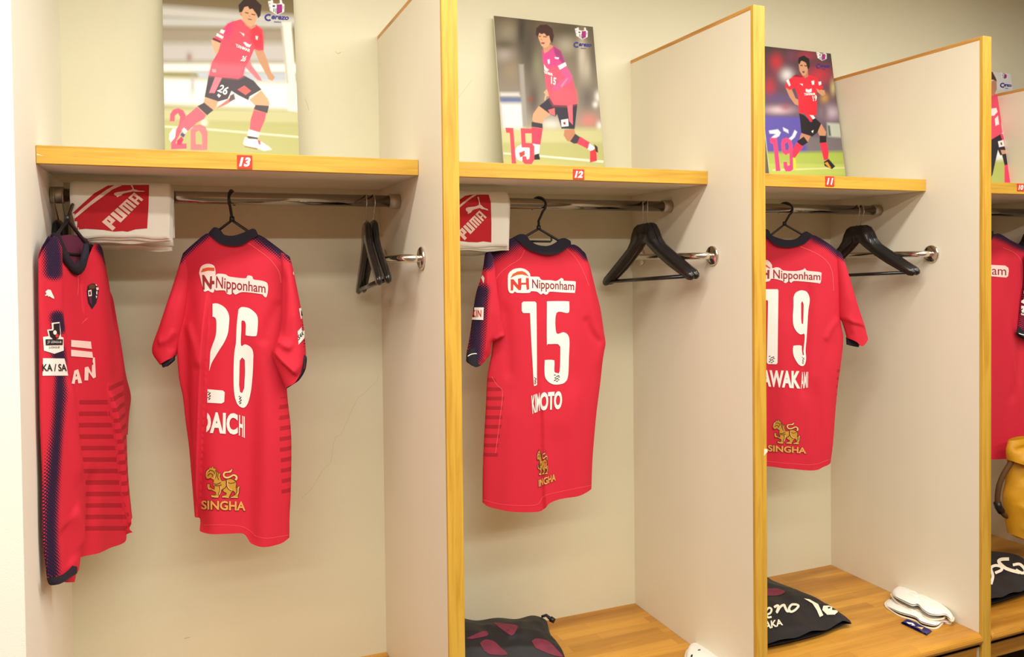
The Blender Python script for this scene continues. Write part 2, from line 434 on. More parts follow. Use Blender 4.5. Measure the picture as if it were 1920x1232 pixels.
# ------------------------------------------------------------------ the setting
def room():
    w = MB(); w.box((XL, D, 0), (6, D+.15, 2.9), 'wall')
    for L, r in ((zz(540, 680, 4.4)((750, 95), (735, 150), (705, 185), (668, 212), (625, 258), (582, 285), (545, 355), (512, 420), (500, 458), (470, 520), (440, 590), (395, 612), (372, 680), (365, 760), (350, 828), (290, 880), (238, 970), (190, 1045), (110, 1120)), .00022),
                 ([(772/2.2326, 900+664/2.2326), (795/2.2326, 900+658/2.2326)], .0006),
                 ([(760, 240), (790, 225), (815, 210), (850, 195), (885, 150)], .0002),
                 ([(629, 97), (634, 101), (639, 98)], .0005),
                 ([(572, 185), (577, 198), (579, 207)], .0003)):
        w.tube([tuple(onY(a, b, D-.0001)) for a, b in L], r, 'crack', 4)
    struct(w.build('wall_back'))
    struct(MB().box((-3, -.034, 0), (XL, D+.15, 2.9), 'wall_white').build('wall_left'))
    struct(MB().box((-3.15, -3.8, 0), (-3, -.034, 2.9), 'opposite').build('wall_side'))
    struct(MB().box((6, -3.8, 0), (6.15, D+.15, 2.9), 'opposite').build('wall_right'))
    struct(MB().box((-3.15, -3.95, 0), (6.15, -3.8, 2.9), 'opposite').build('wall_front'))
    struct(MB().box((-3.15, -3.95, -.1), (6.15, D+.15, 0), 'floor').build('floor'))
    struct(MB().box((-3.15, -3.95, 2.9), (6.15, D+.15, 3), 'ceiling').build('ceiling'))
room()
PX0 = [XL-T, 0, PITCH, 2*PITCH, 3*PITCH]      # left faces of the uprights
LABP = ['first upright divider from the left, between the lockers numbered 13 and 12',
        'second upright divider, between the lockers numbered 12 and 11, paper scrap on its edge',
        'third upright divider, right of the white shin guards', 'farthest divider, only its top edge seen at the right of the photo']
for i in range(1, 5):
    x = PX0[i]
    t = thing('locker_partition', LABP[i-1], 'locker divider', (x+T/2, D/2, 0), 'upright locker dividers')
    MB().box((x+.0003, .012, 0), (x+T-.0003, D, ZT-.012), 'laminate').build('panel', t)
    MB().box((x, 0, 0), (x+T, .012, ZT), 'oak_v', .0015).build('front_edging', t)
    MB().box((x, .012, ZT-.012), (x+T, D, ZT), 'oak_d', .001).build('top_edging', t)
    if i == 2:
        m = MB(); P = [onY(a, b, -.0006) for a, b in ((1433, 842), (1439.3, 842), (1439.3, 847), (1436, 851), (1432.5, 855))]
        m.add(list(P)+[p+V3([0, .0006, 0]) for p in P], [[4, 3, 2, 1, 0]]+[[k, (k+1) % 5, (k+1) % 5+5, k+5] for k in range(5)], 'paper', False); m.build('paper_scrap', t)
SH = [(XL, 0), (T, PITCH), (PITCH+T, 2*PITCH), (2*PITCH+T, 3*PITCH)]
NUM = ['13', '12', '11', '10']
PLATE = [((444, 290), (473, 292), (473, 318), (445, 316)), ((1074, 317), (1095, 318), (1095, 340), (1074.5, 339)), ((1547, 330), (1563.5, 331), (1563.5, 350), (1547.5, 349)), ((1906.5, 342), (1920, 343), (1920, 359), (1907, 358))]
e = .0008
def locker_parts():
    for k, (a, b) in enumerate(SH):
        a += e; b -= e; c = (a+b)/2
        t = thing('locker_shelf', 'oak-edged shelf with the red number plate %s' % NUM[k], 'shelf', (c, (YS+D)/2, ZS-TS), 'numbered locker shelves')
        MB().box((a, YS+.02, ZS-TS), (b, D, ZS), 'laminate').build('board', t)
        m = MB(); m.box((a, YS, ZS-TS), (b, YS+.02, ZS), 'oak_h', .001)
        if k == 0: m.add([onY(x, y, YS-.0004) for x, y in ((69, 288), (69, 291), (74, 291.5), (82, 292), (75, 290))], [[4, 3, 2, 1, 0][::-1]], 'paper', False)
        m.build('front_edging', t)
        q = [onY(p[0], p[1], YS) for p in PLATE[k]]; x0 = (q[0][0]+q[3][0])/2; x1 = (q[1][0]+q[2][0])/2
        if k == 3: x1 = x0+.036
        z1 = (q[0][2]+q[1][2])/2; z0 = (q[2][2]+q[3][2])/2; z1 = min(z1, ZS-.002); z0 = max(z0, ZS-TS+.002)
        p = MB(); p.box((x0, YS-.0018, z0), (x1, YS, z1), 'plate', .0005)
        bm = text_bm(NUM[k], .045, .25)
        w, h = x1-x0, z1-z0
        for v in bm.verts: v.co = Vector((x0+w*(.12+.76*v.co.x), YS-.0021, z0+h*(.16+.68*v.co.y)))
        p.bm(bm, 'white', False); p.build('number_plate', t)
        # hanging rail
        t = thing('clothes_rail', 'chrome hanging rail under the shelf numbered %s' % NUM[k], 'clothes rail', (c, RY, RZ-RR), 'chrome hanging rails')
        m = MB(); m.tube([(a+.004, RY, RZ), (b-.004, RY, RZ)], RR, 'rail', 24); m.build('rod', t)
        for x0, x1 in ((a, a+.03), (b-.03, b)):
            MB().tube([(x0, RY, RZ), (x0+.001, RY, RZ), (x1-.001, RY, RZ), (x1, RY, RZ)], [RR+.003, RR+.004, RR+.004, RR+.003], 'steel', 24).build('end_socket', t)
        # bench
        t = thing('locker_bench', ['butcher-block bench of locker 13, barely showing at the bottom edge of the photo', 'butcher-block bench under the shirt numbered 15', 'butcher-block bench with white shin guards on it', 'rightmost butcher-block bench, under the yellow bag'][k], 'bench', (c, D/2, 0), 'butcher-block locker benches')
        bm = bmesh.new(); prof = [(D, ZB), (D, ZB-.04), (.004, ZB-.04)]
        for q in range(7):
            an = math.pi*(-.5-q/6); prof.append((.014+.018*math.cos(an) if 0 else .012-.016*math.sin(math.pi*(q/6)) , ZB-.04+.04*q/6))
        vs0 = [(a, y, z) for y, z in prof]; vs1 = [(b, y, z) for y, z in prof]; n = len(prof)
        m = MB(); m.add(vs0+vs1, [list(range(n)), [n+i for i in range(n)][::-1]]+[[i, i+n, (i+1) % n+n, (i+1) % n] for i in range(n)], 'bench', False); m.build('seat_board', t)
        MB().box((a, .02, ZB-.10), (b, .045, ZB-.0401), 'bench', .001).build('apron', t)
        bm.free()
        if k == 3: continue
        # side bar on the divider
        yf, yb, zc = .19, .60, 1.682; off = .05; r = .0105
        t = thing('towel_bar', 'chrome side bar on the %s divider' % ['first', 'second', 'third'][k], 'towel bar', (b, (yf+yb)/2, zc), 'chrome side bars')
        path = [(b, yf, zc)]; R = .032
        path += [(b-off+R-R*math.sin(q/6*math.pi/2), yf+R-R*math.cos(q/6*math.pi/2), zc) for q in range(7)]
        path += [(b-off+R-R*math.cos(q/6*math.pi/2), yb-R+R*math.sin(q/6*math.pi/2), zc) for q in range(7)]
        path += [(b, yb, zc)]
        MB().tube(path, r, 'chrome', 20).build('bar', t)
        for y in (yf, yb):
            MB().tube([(b, y, zc), (b-.004, y, zc), (b-.0065, y, zc)], [.030, .030, .026], 'chrome', 36).build('flange', t)
locker_parts()
# ------------------------------------------------------------------ photo posters leaning on the wall
YB0, YB1, ZP1 = .563, .645, 2.470       # foot and top of the lean
PN = V3([0, -(ZP1-ZS), YB1-YB0]); PN = PN/np.linalg.norm(PN); PP = V3([0, YB0, ZS])
def cov(PXY, poly, soft):
    Q = np.asarray(poly, float); lo, hi = Q.min(0)-soft-1, Q.max(0)+soft+1
    k = np.where((PXY[:, 0] > lo[0]) & (PXY[:, 0] < hi[0]) & (PXY[:, 1] > lo[1]) & (PXY[:, 1] < hi[1]))[0]
    if not len(k): return k, k
    P = PXY[k]; ins = inside(P, Q); d, _, _ = sd_line(P, np.r_[Q, Q[:1]]); sd = np.where(ins, d, -d)
    return k, np.clip(.5+sd/soft, 0, 1)
def poster(name, x0, x1, label, base, layers, decals):
    nx, nz = 230, 330
    up = V3([0, YB1-YB0, ZP1-ZS]); th = .005
    s = np.linspace(0, 1, nx+1); t = np.linspace(0, 1, nz+1); S, Tt = np.meshgrid(s, t)
    V = V3([x0, YB0, ZS])+S.reshape(-1, 1)*V3([x1-x0, 0, 0])+Tt.reshape(-1, 1)*up+PN*th
    PXY = proj(V); tv = 1-Tt.ravel()
    c = np.stack([np.interp(tv, [b[0] for b in base], [lin(*b[1])[i] for b in base]) for i in range(3)], -1)
    for l in layers:
        col = V3(lin(*l[1])[:3])
        if l[0] == 'blob':
            (x, y), rx, ry = l[2]; a = np.exp(-((PXY[:, 0]-x)/rx)**2-((PXY[:, 1]-y)/ry)**2)*(l[3] if len(l) > 3 else 1); c = c*(1-a[:, None])+col*a[:, None]
        else:
            k, a = cov(PXY, l[2], l[3] if len(l) > 3 else 1.2); a = a*(l[4] if len(l) > 4 else 1)
            if len(k): c[k] = c[k]*(1-a[:, None])+col*a[:, None]
    m = MB(); n = (nx+1)*(nz+1); fs = []
    for i in range(nz):
        for j in range(nx): fs.append([i*(nx+1)+j, i*(nx+1)+j+1, (i+1)*(nx+1)+j+1, (i+1)*(nx+1)+j])
    m.add(V, fs, 'print'); m.cols = c
    cn = [V[0], V[nx], V[-1], V[-1-nx]]; bk = [p-PN*th for p in cn]
    m.add(cn+bk, [[0, 4, 5, 1], [1, 5, 6, 2], [2, 6, 7, 3], [3, 7, 4, 0], [7, 6, 5, 4]], 'board', False)
    bvh = BVHTree.FromPolygons([tuple(p) for p in cn], [[0, 1, 2, 3]])
    for d in decals: decal(m, bvh, d[0], d[1], off=d[2] if len(d) > 2 else .0006, step=400, maxstretch=50)
    o = m.build(name); tag(o, label, 'poster', 'player photo posters'); return o
def crest(x, y, w):
    """club shield with its supporters, centred on top point"""
    u = lambda pts: unit_map([pts], (800, 0, 1180, 330), (x-w/2, y), (x+w/2, y), (x+w/2, y+w*.87), (x-w/2, y+w*.87))[0]
    W, Nn, Mg = (250, 246, 246), (52, 36, 84), (178, 42, 132)
    return [('poly', W, u([(880, 60), (1000, 85), (1110, 60), (1160, 100), (1155, 255), (1105, 280), (1005, 325), (930, 275), (850, 225), (808, 30), (860, 15)])),
            ('poly', W, u([(870, 0), (910, 0), (920, 60), (870, 60)])), ('poly', W, u([(1060, 0), (1100, 0), (1115, 60), (1065, 70)])),
            ('poly', Nn, u([(995, 95), (1112, 95), (1112, 262), (1008, 312), (995, 300)])), ('poly', Mg, u([(1012, 110), (1100, 110), (1100, 255), (1015, 292)])),
            ('poly', Nn, u([(905, 110), (960, 110), (960, 150), (905, 150)])), ('poly', Nn, u([(925, 180), (945, 180), (945, 265), (925, 250)])), ('poly', Nn, u([(968, 180), (985, 180), (985, 290), (968, 280)])),
            ('poly', Nn, u([(830, 70), (855, 60), (865, 90), (840, 100)]), 1.5, .6), ('poly', Nn, u([(1125, 130), (1145, 135), (1140, 200), (1120, 190)]), 1.5, .6), ('poly', Nn, u([(840, 140), (860, 150), (862, 190), (845, 180)]), 1.5, .6),
            ('poly', (150, 110, 50), u([(920, 30), (1050, 30), (1040, 70), (930, 70)]), 2, .8)]
def script(x0, y0, x1, y1, m='blue'):
    """the club word in a rounded script with the town below"""
    h = y1-y0; w = x1-x0; cx, cy, r = x0+.15*w, y0+.36*h, .34*h
    arc = [(cx+r*1.15*math.cos(a), cy+r*math.sin(a)) for a in [math.radians(50+i*260/16) for i in range(17)]]
    out = [(strip_bm(arc, .2*h, False), m, .0008), (map_quad(text_bm('erezo', .03, .3), (x0+.27*w, y0+.08*h), (x1, y0+.26*h), (x1, y0+.68*h), (x0+.27*w, y0+.56*h)), m, .0008),
           (map_quad(text_bm('OSAKA', .02), (x0+.38*w, y0+.80*h), (x0+.68*w, y0+.84*h), (x0+.68*w, y0+h), (x0+.38*w, y0+.97*h)), m, .0008)]
    return out
def px_x(pts, frac=None): return [hit(a, b, PP, PN)[0] for a, b in pts]
SK, HR, SHd = (226, 172, 134), (58, 40, 36), (84, 76, 84)
# --- number 26
q = zz(300, 0, 4.107); c1 = zz(430, 0, 11.2)
L = [('poly', (206, 204, 198), q((0, 45), (1100, 130), (1100, 200), (0, 130)), 14), ('poly', (200, 200, 196), q((0, 135), (1000, 160), (1000, 215), (0, 205)), 10),
     ('poly', (160, 148, 130), q((0, 215), (960, 225), (960, 330), (0, 320)), 16), ('poly', (196, 192, 190), q((0, 330), (1000, 330), (1000, 480), (0, 470)), 16),
     ('blob', (150, 120, 110), (q((225, 440))[0], 6, 9), .8), ('poly', (238, 238, 236), q((0, 490), (1060, 490), (1060, 560), (0, 550)), 8),
     ('poly', (190, 200, 212), q((280, 550), (1000, 560), (1000, 640), (300, 600)), 8), ('poly', (244, 243, 240), q((0, 600), (1070, 640), (1070, 850), (0, 800)), 12),
     ('blob', (170, 168, 172), (q((250, 660))[0], 5, 22), .7), ('poly', (200, 198, 150), q((0, 830), (1100, 850), (1100, 960), (0, 930)), 12), ('poly', (186, 186, 126), q((0, 930), (1100, 960), (1100, 1250), (0, 1200)), 12),
     ('poly', (226, 222, 196), q((0, 965), (330, 985), (1100, 1050), (1100, 1065), (330, 1000), (0, 980)), 2.5),
     ('poly', (238, 236, 228), q((940, 170), (1010, 170), (1065, 865), (985, 850)), 4), ('poly', (196, 190, 170), q((930, 200), (945, 200), (990, 640), (975, 640)), 4),
     ('blob', (240, 238, 232), (q((340, 945))[0], 6, 6), .9),
     ('poly', (214, 128, 118), q((450, 820), (555, 740), (575, 760), (520, 800), (440, 835)), 2), ('poly', (110, 96, 100), q((540, 735), (570, 720), (580, 765), (530, 785)), 2),
     ('poly', (232, 128, 138), q((690, 440), (640, 500), (750, 615), (785, 625), (770, 590), (705, 500)), 2),
     ('poly', (226, 96, 120), q((75, 935), (78, 880), (100, 845), (140, 832), (180, 850), (200, 890), (195, 950), (160, 1020), (130, 1075), (120, 1105), (205, 1105), (205, 1145), (85, 1150), (85, 1090), (110, 1030), (145, 960), (155, 900), (138, 872), (115, 890), (112, 935))),
     ('poly', (222, 168, 136), q((345, 750), (450, 780), (430, 830), (400, 852), (330, 805))), ('poly', (84, 76, 82), q((288, 818), (340, 790), (412, 848), (362, 888))),
     ('poly', (236, 108, 126), q((285, 822), (356, 886), (340, 915), (285, 945), (212, 1012), (168, 1000), (130, 1005), (195, 900))), ('poly', (244, 244, 244), q((168, 1000), (185, 982), (212, 1010), (190, 1032))),
     ('poly', (246, 246, 246), q((72, 1030), (100, 990), (125, 990), (115, 1060), (85, 1095), (72, 1070))), ('poly', (90, 80, 140), q((155, 1040), (170, 1020), (195, 1038), (180, 1060))), ('poly', (205, 60, 100), q((130, 1085), (165, 1050), (182, 1075), (160, 1118), (132, 1112))),
     ('poly', (236, 120, 134), q((235, 1000), (265, 965), (310, 958), (350, 975), (368, 1020), (365, 1155), (325, 1157), (322, 1040), (300, 1005), (275, 1020), (277, 1110), (325, 1112), (325, 1157), (235, 1155)), 1.2, .92),
     ('poly', (224, 176, 140), q((780, 695), (830, 760), (845, 800), (835, 818), (730, 812), (688, 768))), ('poly', (88, 80, 84), q((735, 808), (840, 815), (826, 872), (722, 842))),
     ('poly', (232, 104, 118), q((722, 845), (820, 870), (806, 930), (766, 1022), (690, 998), (698, 920))), ('poly', (248, 248, 246), q((683, 995), (768, 1020), (757, 1062), (672, 1048))), ('poly', (80, 74, 76), q((672, 1045), (757, 1060), (745, 1078), (680, 1072))),
     ('poly', (246, 245, 244), q((655, 1055), (640, 1105), (660, 1128), (750, 1142), (800, 1162), (862, 1152), (840, 1130), (770, 1085), (740, 1072), (680, 1068))), ('poly', (214, 84, 120), q((750, 1075), (772, 1085), (775, 1115), (760, 1112))), ('poly', (150, 110, 80), q((650, 1122), (750, 1142), (748, 1152), (655, 1132)), 1.5),
     ('poly', SHd, q((375, 578), (480, 592), (600, 605), (645, 580), (722, 622), (782, 690), (690, 742), (680, 772), (600, 732), (550, 700), (522, 762), (450, 782), (343, 747))),
     ('poly', (236, 132, 150), q((425, 590), (478, 598), (420, 717), (378, 715))), ('poly', (226, 110, 108), q((596, 690), (650, 658), (702, 700), (660, 732))),
     ('poly', (238, 236, 238), q((448, 720), (470, 735), (455, 752), (440, 735)), 1),
     ('poly', (226, 176, 142), q((395, 305), (462, 328), (472, 362), (500, 420), (562, 438), (540, 460), (556, 490), (520, 512), (490, 506), (470, 472), (440, 442), (402, 355))),
     ('poly', (204, 152, 118), q((725, 380), (797, 388), (832, 480), (857, 560), (886, 595), (865, 622), (838, 612), (818, 575), (768, 485))),
     ('poly', (234, 84, 104), q((625, 148), (560, 165), (520, 183), (475, 240), (408, 300), (470, 325), (448, 400), (400, 480), (376, 582), (480, 592), (600, 605), (640, 587), (655, 520), (700, 440), (726, 378), (760, 392), (798, 386), (796, 290), (788, 228), (740, 190), (700, 225))),
     ('poly', (240, 112, 130), q((400, 480), (660, 500), (640, 585), (600, 603), (480, 590), (378, 580)), 10, .8), ('poly', (214, 62, 120), q((560, 165), (520, 183), (475, 240), (520, 300), (560, 240)), 8, .7),
     ('poly', (226, 44, 60), q((700, 225), (740, 195), (788, 232), (796, 290), (790, 380), (730, 370), (690, 300)), 8, .7), ('poly', (120, 40, 70), q((412, 290), (472, 318), (466, 332), (402, 304))),
     ('poly', (248, 246, 246), q((470, 225), (500, 235), (488, 262), (460, 250))), ('poly', (248, 246, 246), q((440, 255), (490, 282), (480, 300), (432, 275))), ('poly', (240, 170, 180), q((400, 530), (432, 535), (430, 558), (402, 555))),
     ('poly', (250, 240, 242), q((612, 245), (650, 262), (646, 280), (628, 258))), ('poly', (244, 236, 240), q((735, 275), (755, 280), (750, 308), (738, 302))),
     ('poly', (250, 240, 242), q((640, 325), (658, 325), (690, 345), (705, 338), (690, 365), (665, 358))),
     ('poly', (206, 150, 116), q((632, 150), (690, 200), (730, 190), (738, 205), (702, 224), (660, 195))), ('poly', SK, q((622, 90), (650, 42), (705, 50), (748, 100), (746, 145), (730, 185), (702, 207), (668, 190), (638, 150))),
     ('poly', (206, 148, 116), q((612, 85), (628, 85), (634, 125), (618, 118))),
     ('poly', HR, q((610, 95), (604, 40), (640, 0), (660, -10), (730, -10), (782, 40), (774, 120), (756, 142), (744, 110), (712, 66), (690, 72), (676, 48), (650, 55), (632, 92))),
     ('poly', (90, 60, 50), q((655, 92), (682, 98), (680, 106), (655, 100)), 1), ('poly', (90, 60, 50), q((705, 105), (735, 112), (732, 119), (705, 113)), 1), ('poly', (150, 90, 76), q((676, 142), (708, 148), (706, 156), (680, 152)), 1), ('poly', (190, 130, 100), q((684, 118), (700, 126), (688, 130)), 1.2)]
L += crest(300+897/4.107, 0, 33)
dc = script(300+808/4.107, 113/4.107, 300+992/4.107, 176/4.107)
dc += [(map_quad(text_bm('26', .03, .2), *q((462, 645), (530, 670), (512, 738), (438, 702))), 'poster_white'), (map_quad(text_bm('YANMAR', .04, .1), *q((582, 335), (695, 380), (692, 404), (585, 362))), 'poster_white'), (map_quad(text_bm('26', .03, .2), *q((632, 430), (670, 430), (655, 475), (618, 470))), 'poster_white')]
xs = px_x([(304, 0), (310, 277)]); xe = px_x([(546, 0), (564, 289)])
poster('player_poster', sum(xs)/2, sum(xe)/2, 'photo poster of a footballer with a large 26, on the shelf numbered 13', [(0, (112, 98, 66)), (.12, (128, 112, 80)), (1, (180, 180, 120))], L, dc)
# --- number 15
q = zz(900, 20, 3.976)
L = [('blob', (150, 140, 120), (q((210, 160))[0], 20, 20), .8), ('blob', (60, 52, 44), (q((310, 150))[0], 9, 45), .9), ('blob', (70, 62, 54), (q((370, 300))[0], 16, 60), .8), ('blob', (170, 160, 150), (q((180, 330))[0], 18, 14), .8),
     ('blob', (84, 76, 62), (q((180, 250))[0], 22, 8), .7), ('blob', (150, 134, 108), (q((230, 450))[0], 16, 18), .8), ('blob', (140, 138, 110), (q((430, 420))[0], 10, 30), .7), ('blob', (84, 76, 56), (q((640, 150))[0], 30, 14), .9), ('blob', (176, 168, 150), (q((640, 260))[0], 20, 18), .8),
     ('blob', (200, 190, 174), (q((760, 330))[0], 8, 40), .9), ('blob', (190, 180, 162), (q((800, 430))[0], 10, 30), .8), ('blob', (96, 88, 74), (q((845, 330))[0], 8, 40), .8), ('blob', (140, 126, 110), (q((660, 420))[0], 14, 20), .6),
     ('poly', (208, 206, 202), q((150, 610), (290, 610), (300, 640), (150, 640)), 6), ('poly', (98, 112, 156), q((150, 645), (310, 650), (310, 690), (160, 690)), 6), ('poly', (226, 226, 228), q((150, 690), (320, 690), (330, 900), (170, 900)), 10),
     ('blob', (108, 100, 96), (q((800, 650))[0], 14, 24), .9), ('blob', (240, 236, 232), (q((880, 640))[0], 6, 10), .9), ('blob', (244, 240, 236), (q((860, 700))[0], 5, 6), .8), ('blob', (214, 130, 124), (q((810, 820))[0], 18, 14), .8), ('blob', (240, 236, 230), (q((890, 860))[0], 5, 8), .9),
     ('blob', (80, 64, 58), (q((400, 660))[0], 12, 34), .8), ('blob', (150, 70, 54), (q((375, 660))[0], 5, 5), .7), ('poly', (158, 152, 146), q((290, 400), (325, 400), (352, 870), (320, 870)), 4), ('blob', (226, 222, 218), (q((530, 850))[0], 22, 12), .8),
     ('poly', (198, 196, 144), q((150, 880), (930, 880), (930, 1000), (150, 1000)), 12), ('poly', (182, 182, 120), q((150, 990), (930, 990), (930, 1200), (150, 1200)), 12), ('poly', (236, 232, 214), q((170, 1058), (450, 1078), (920, 1118), (920, 1135), (450, 1090), (170, 1068)), 2),
     ('poly', (196, 190, 120), q((150, 1095), (930, 1140), (930, 1250), (150, 1250)), 8, .6),
     ('poly', (222, 162, 126), q((440, 708), (396, 770), (390, 812), (410, 842), (468, 838), (480, 800), (528, 775))), ('poly', (62, 56, 66), q((385, 828), (466, 842), (468, 878), (384, 866))), ('poly', (230, 66, 96), q((384, 868), (468, 878), (450, 1002), (386, 992))), ('poly', (248, 246, 246), q((388, 992), (446, 1000), (440, 1068), (394, 1066))), ('poly', (36, 34, 42), q((400, 1078), (440, 1064), (448, 1110), (402, 1112))),
     ('poly', (190, 132, 100), q((630, 888), (702, 882), (712, 922), (700, 982), (650, 972), (624, 930))), ('poly', (70, 60, 68), q((710, 918), (750, 945), (740, 988), (700, 992), (672, 975))), ('poly', (228, 70, 94), q((746, 938), (822, 985), (806, 1032), (724, 992))), ('poly', (246, 244, 244), q((815, 988), (858, 1022), (836, 1052), (803, 1032))), ('poly', (216, 58, 70), q((820, 1048), (858, 1032), (868, 1060), (872, 1120), (820, 1132))), ('poly', (64, 44, 50), q((850, 995), (876, 1015), (880, 1060), (862, 1050))),
     ('poly', (246, 244, 242), [(q((318, 1060))[0][0]+15*math.cos(a/10*math.pi), q((318, 1060))[0][1]+15.5*math.sin(a/10*math.pi)) for a in range(20)]), ('poly', (216, 64, 60), q((290, 1060), (330, 1045), (335, 1075), (300, 1095))), ('poly', (60, 52, 56), q((322, 1048), (334, 1046), (332, 1056)), 1),
     ('poly', (226, 74, 92), q((190, 885), (190, 872), (248, 875), (270, 1145), (237, 1152), (222, 912), (196, 910))), ('poly', (226, 74, 92), q((303, 876), (390, 880), (390, 915), (337, 915), (341, 985), (388, 988), (406, 1012), (405, 1112), (380, 1152), (340, 1152), (315, 1122), (315, 1085), (345, 1085), (350, 1110), (370, 1106), (370, 1022), (310, 1020))),
     ('poly', (56, 52, 66), q((525, 640), (480, 680), (440, 710), (522, 772), (560, 790), (575, 772), (608, 880), (706, 882), (726, 695), (650, 705), (550, 700))), ('poly', (236, 110, 126), q((650, 703), (690, 700), (692, 852), (664, 822))), ('poly', (236, 112, 116), q((508, 740), (556, 726), (560, 785), (520, 768))), ('poly', (240, 236, 234), q((604, 815), (656, 806), (661, 860), (608, 866))), ('poly', (150, 40, 40), q((620, 832), (636, 828), (640, 848), (624, 850)), 1.2),
     ('poly', (222, 170, 138), q((474, 610), (500, 582), (546, 570), (562, 600), (522, 632), (496, 640), (488, 670), (478, 668), (486, 620))),
     ('poly', (234, 88, 114), q((465, 292), (470, 380), (482, 452), (490, 560), (520, 648), (550, 700), (650, 706), (725, 690), (716, 600), (692, 510), (640, 408), (600, 298), (545, 262), (492, 316))), ('poly', (208, 70, 146), q((465, 292), (468, 380), (520, 420), (600, 400), (640, 400), (600, 298), (545, 262), (492, 316)), 6, .85),
     ('poly', (240, 100, 112), q((520, 640), (550, 700), (650, 706), (725, 690), (716, 600), (560, 560)), 12, .6), ('poly', (206, 92, 146), q((590, 440), (646, 414), (692, 490), (692, 516), (602, 582), (562, 602), (545, 574), (632, 498))), ('poly', (120, 60, 110), q((545, 265), (602, 300), (640, 400), (625, 405), (560, 330)), 3, .7), ('poly', (226, 130, 160), q((600, 560), (640, 510), (660, 500), (610, 575)), 2),
     ('poly', (248, 244, 244), q((580, 412), (636, 384), (646, 410), (596, 440))), ('poly', (250, 244, 246), q((555, 345), (590, 350), (585, 362), (560, 358)), 1), ('poly', (244, 236, 240), q((503, 365), (520, 362), (520, 395), (508, 398)), 1), ('poly', (250, 244, 246), q((478, 400), (492, 425), (512, 440), (500, 455), (480, 440)), 1.2),
     ('poly', (206, 150, 118), q((468, 272), (520, 250), (548, 265), (505, 305), (480, 320))), ('poly', SK, q((428, 178), (450, 160), (516, 185), (526, 232), (510, 266), (480, 277), (458, 262), (440, 216))), ('poly', (72, 44, 40), q((415, 175), (420, 130), (450, 105), (500, 103), (540, 135), (551, 190), (540, 242), (526, 226), (516, 186), (496, 190), (480, 166), (460, 176), (442, 166), (430, 202))),
     ('poly', (110, 74, 60), q((436, 186), (455, 188), (455, 195), (438, 194)), 1), ('poly', (110, 74, 60), q((470, 190), (498, 192), (498, 199), (472, 198)), 1), ('poly', (150, 84, 76), q((455, 236), (482, 236), (480, 250), (458, 248)), 1), ('poly', (196, 140, 112), q((448, 205), (456, 222), (470, 220)), 1.2)]
L += crest(900+757/3.976, 20+126/3.976, 26)
dc = script(900+700/3.976, 20+238/3.976, 900+832/3.976, 20+286/3.976)
dc += [(map_quad(text_bm('15', .03, .1), *q((524, 490), (568, 502), (562, 558), (530, 545))), 'poster_white'), (map_quad(text_bm('YANMAR', .04, 0), *q((474, 446), (542, 468), (542, 488), (476, 468))), 'poster_white')]
poster('player_poster', px_x([(925, 33)])[0], px_x([(1110, 48)])[0], 'photo poster of a footballer with a large 15, on the shelf numbered 12', [(0, (104, 92, 70)), (.3, (122, 112, 96)), (.6, (150, 142, 130)), (1, (186, 186, 126))], L, dc)
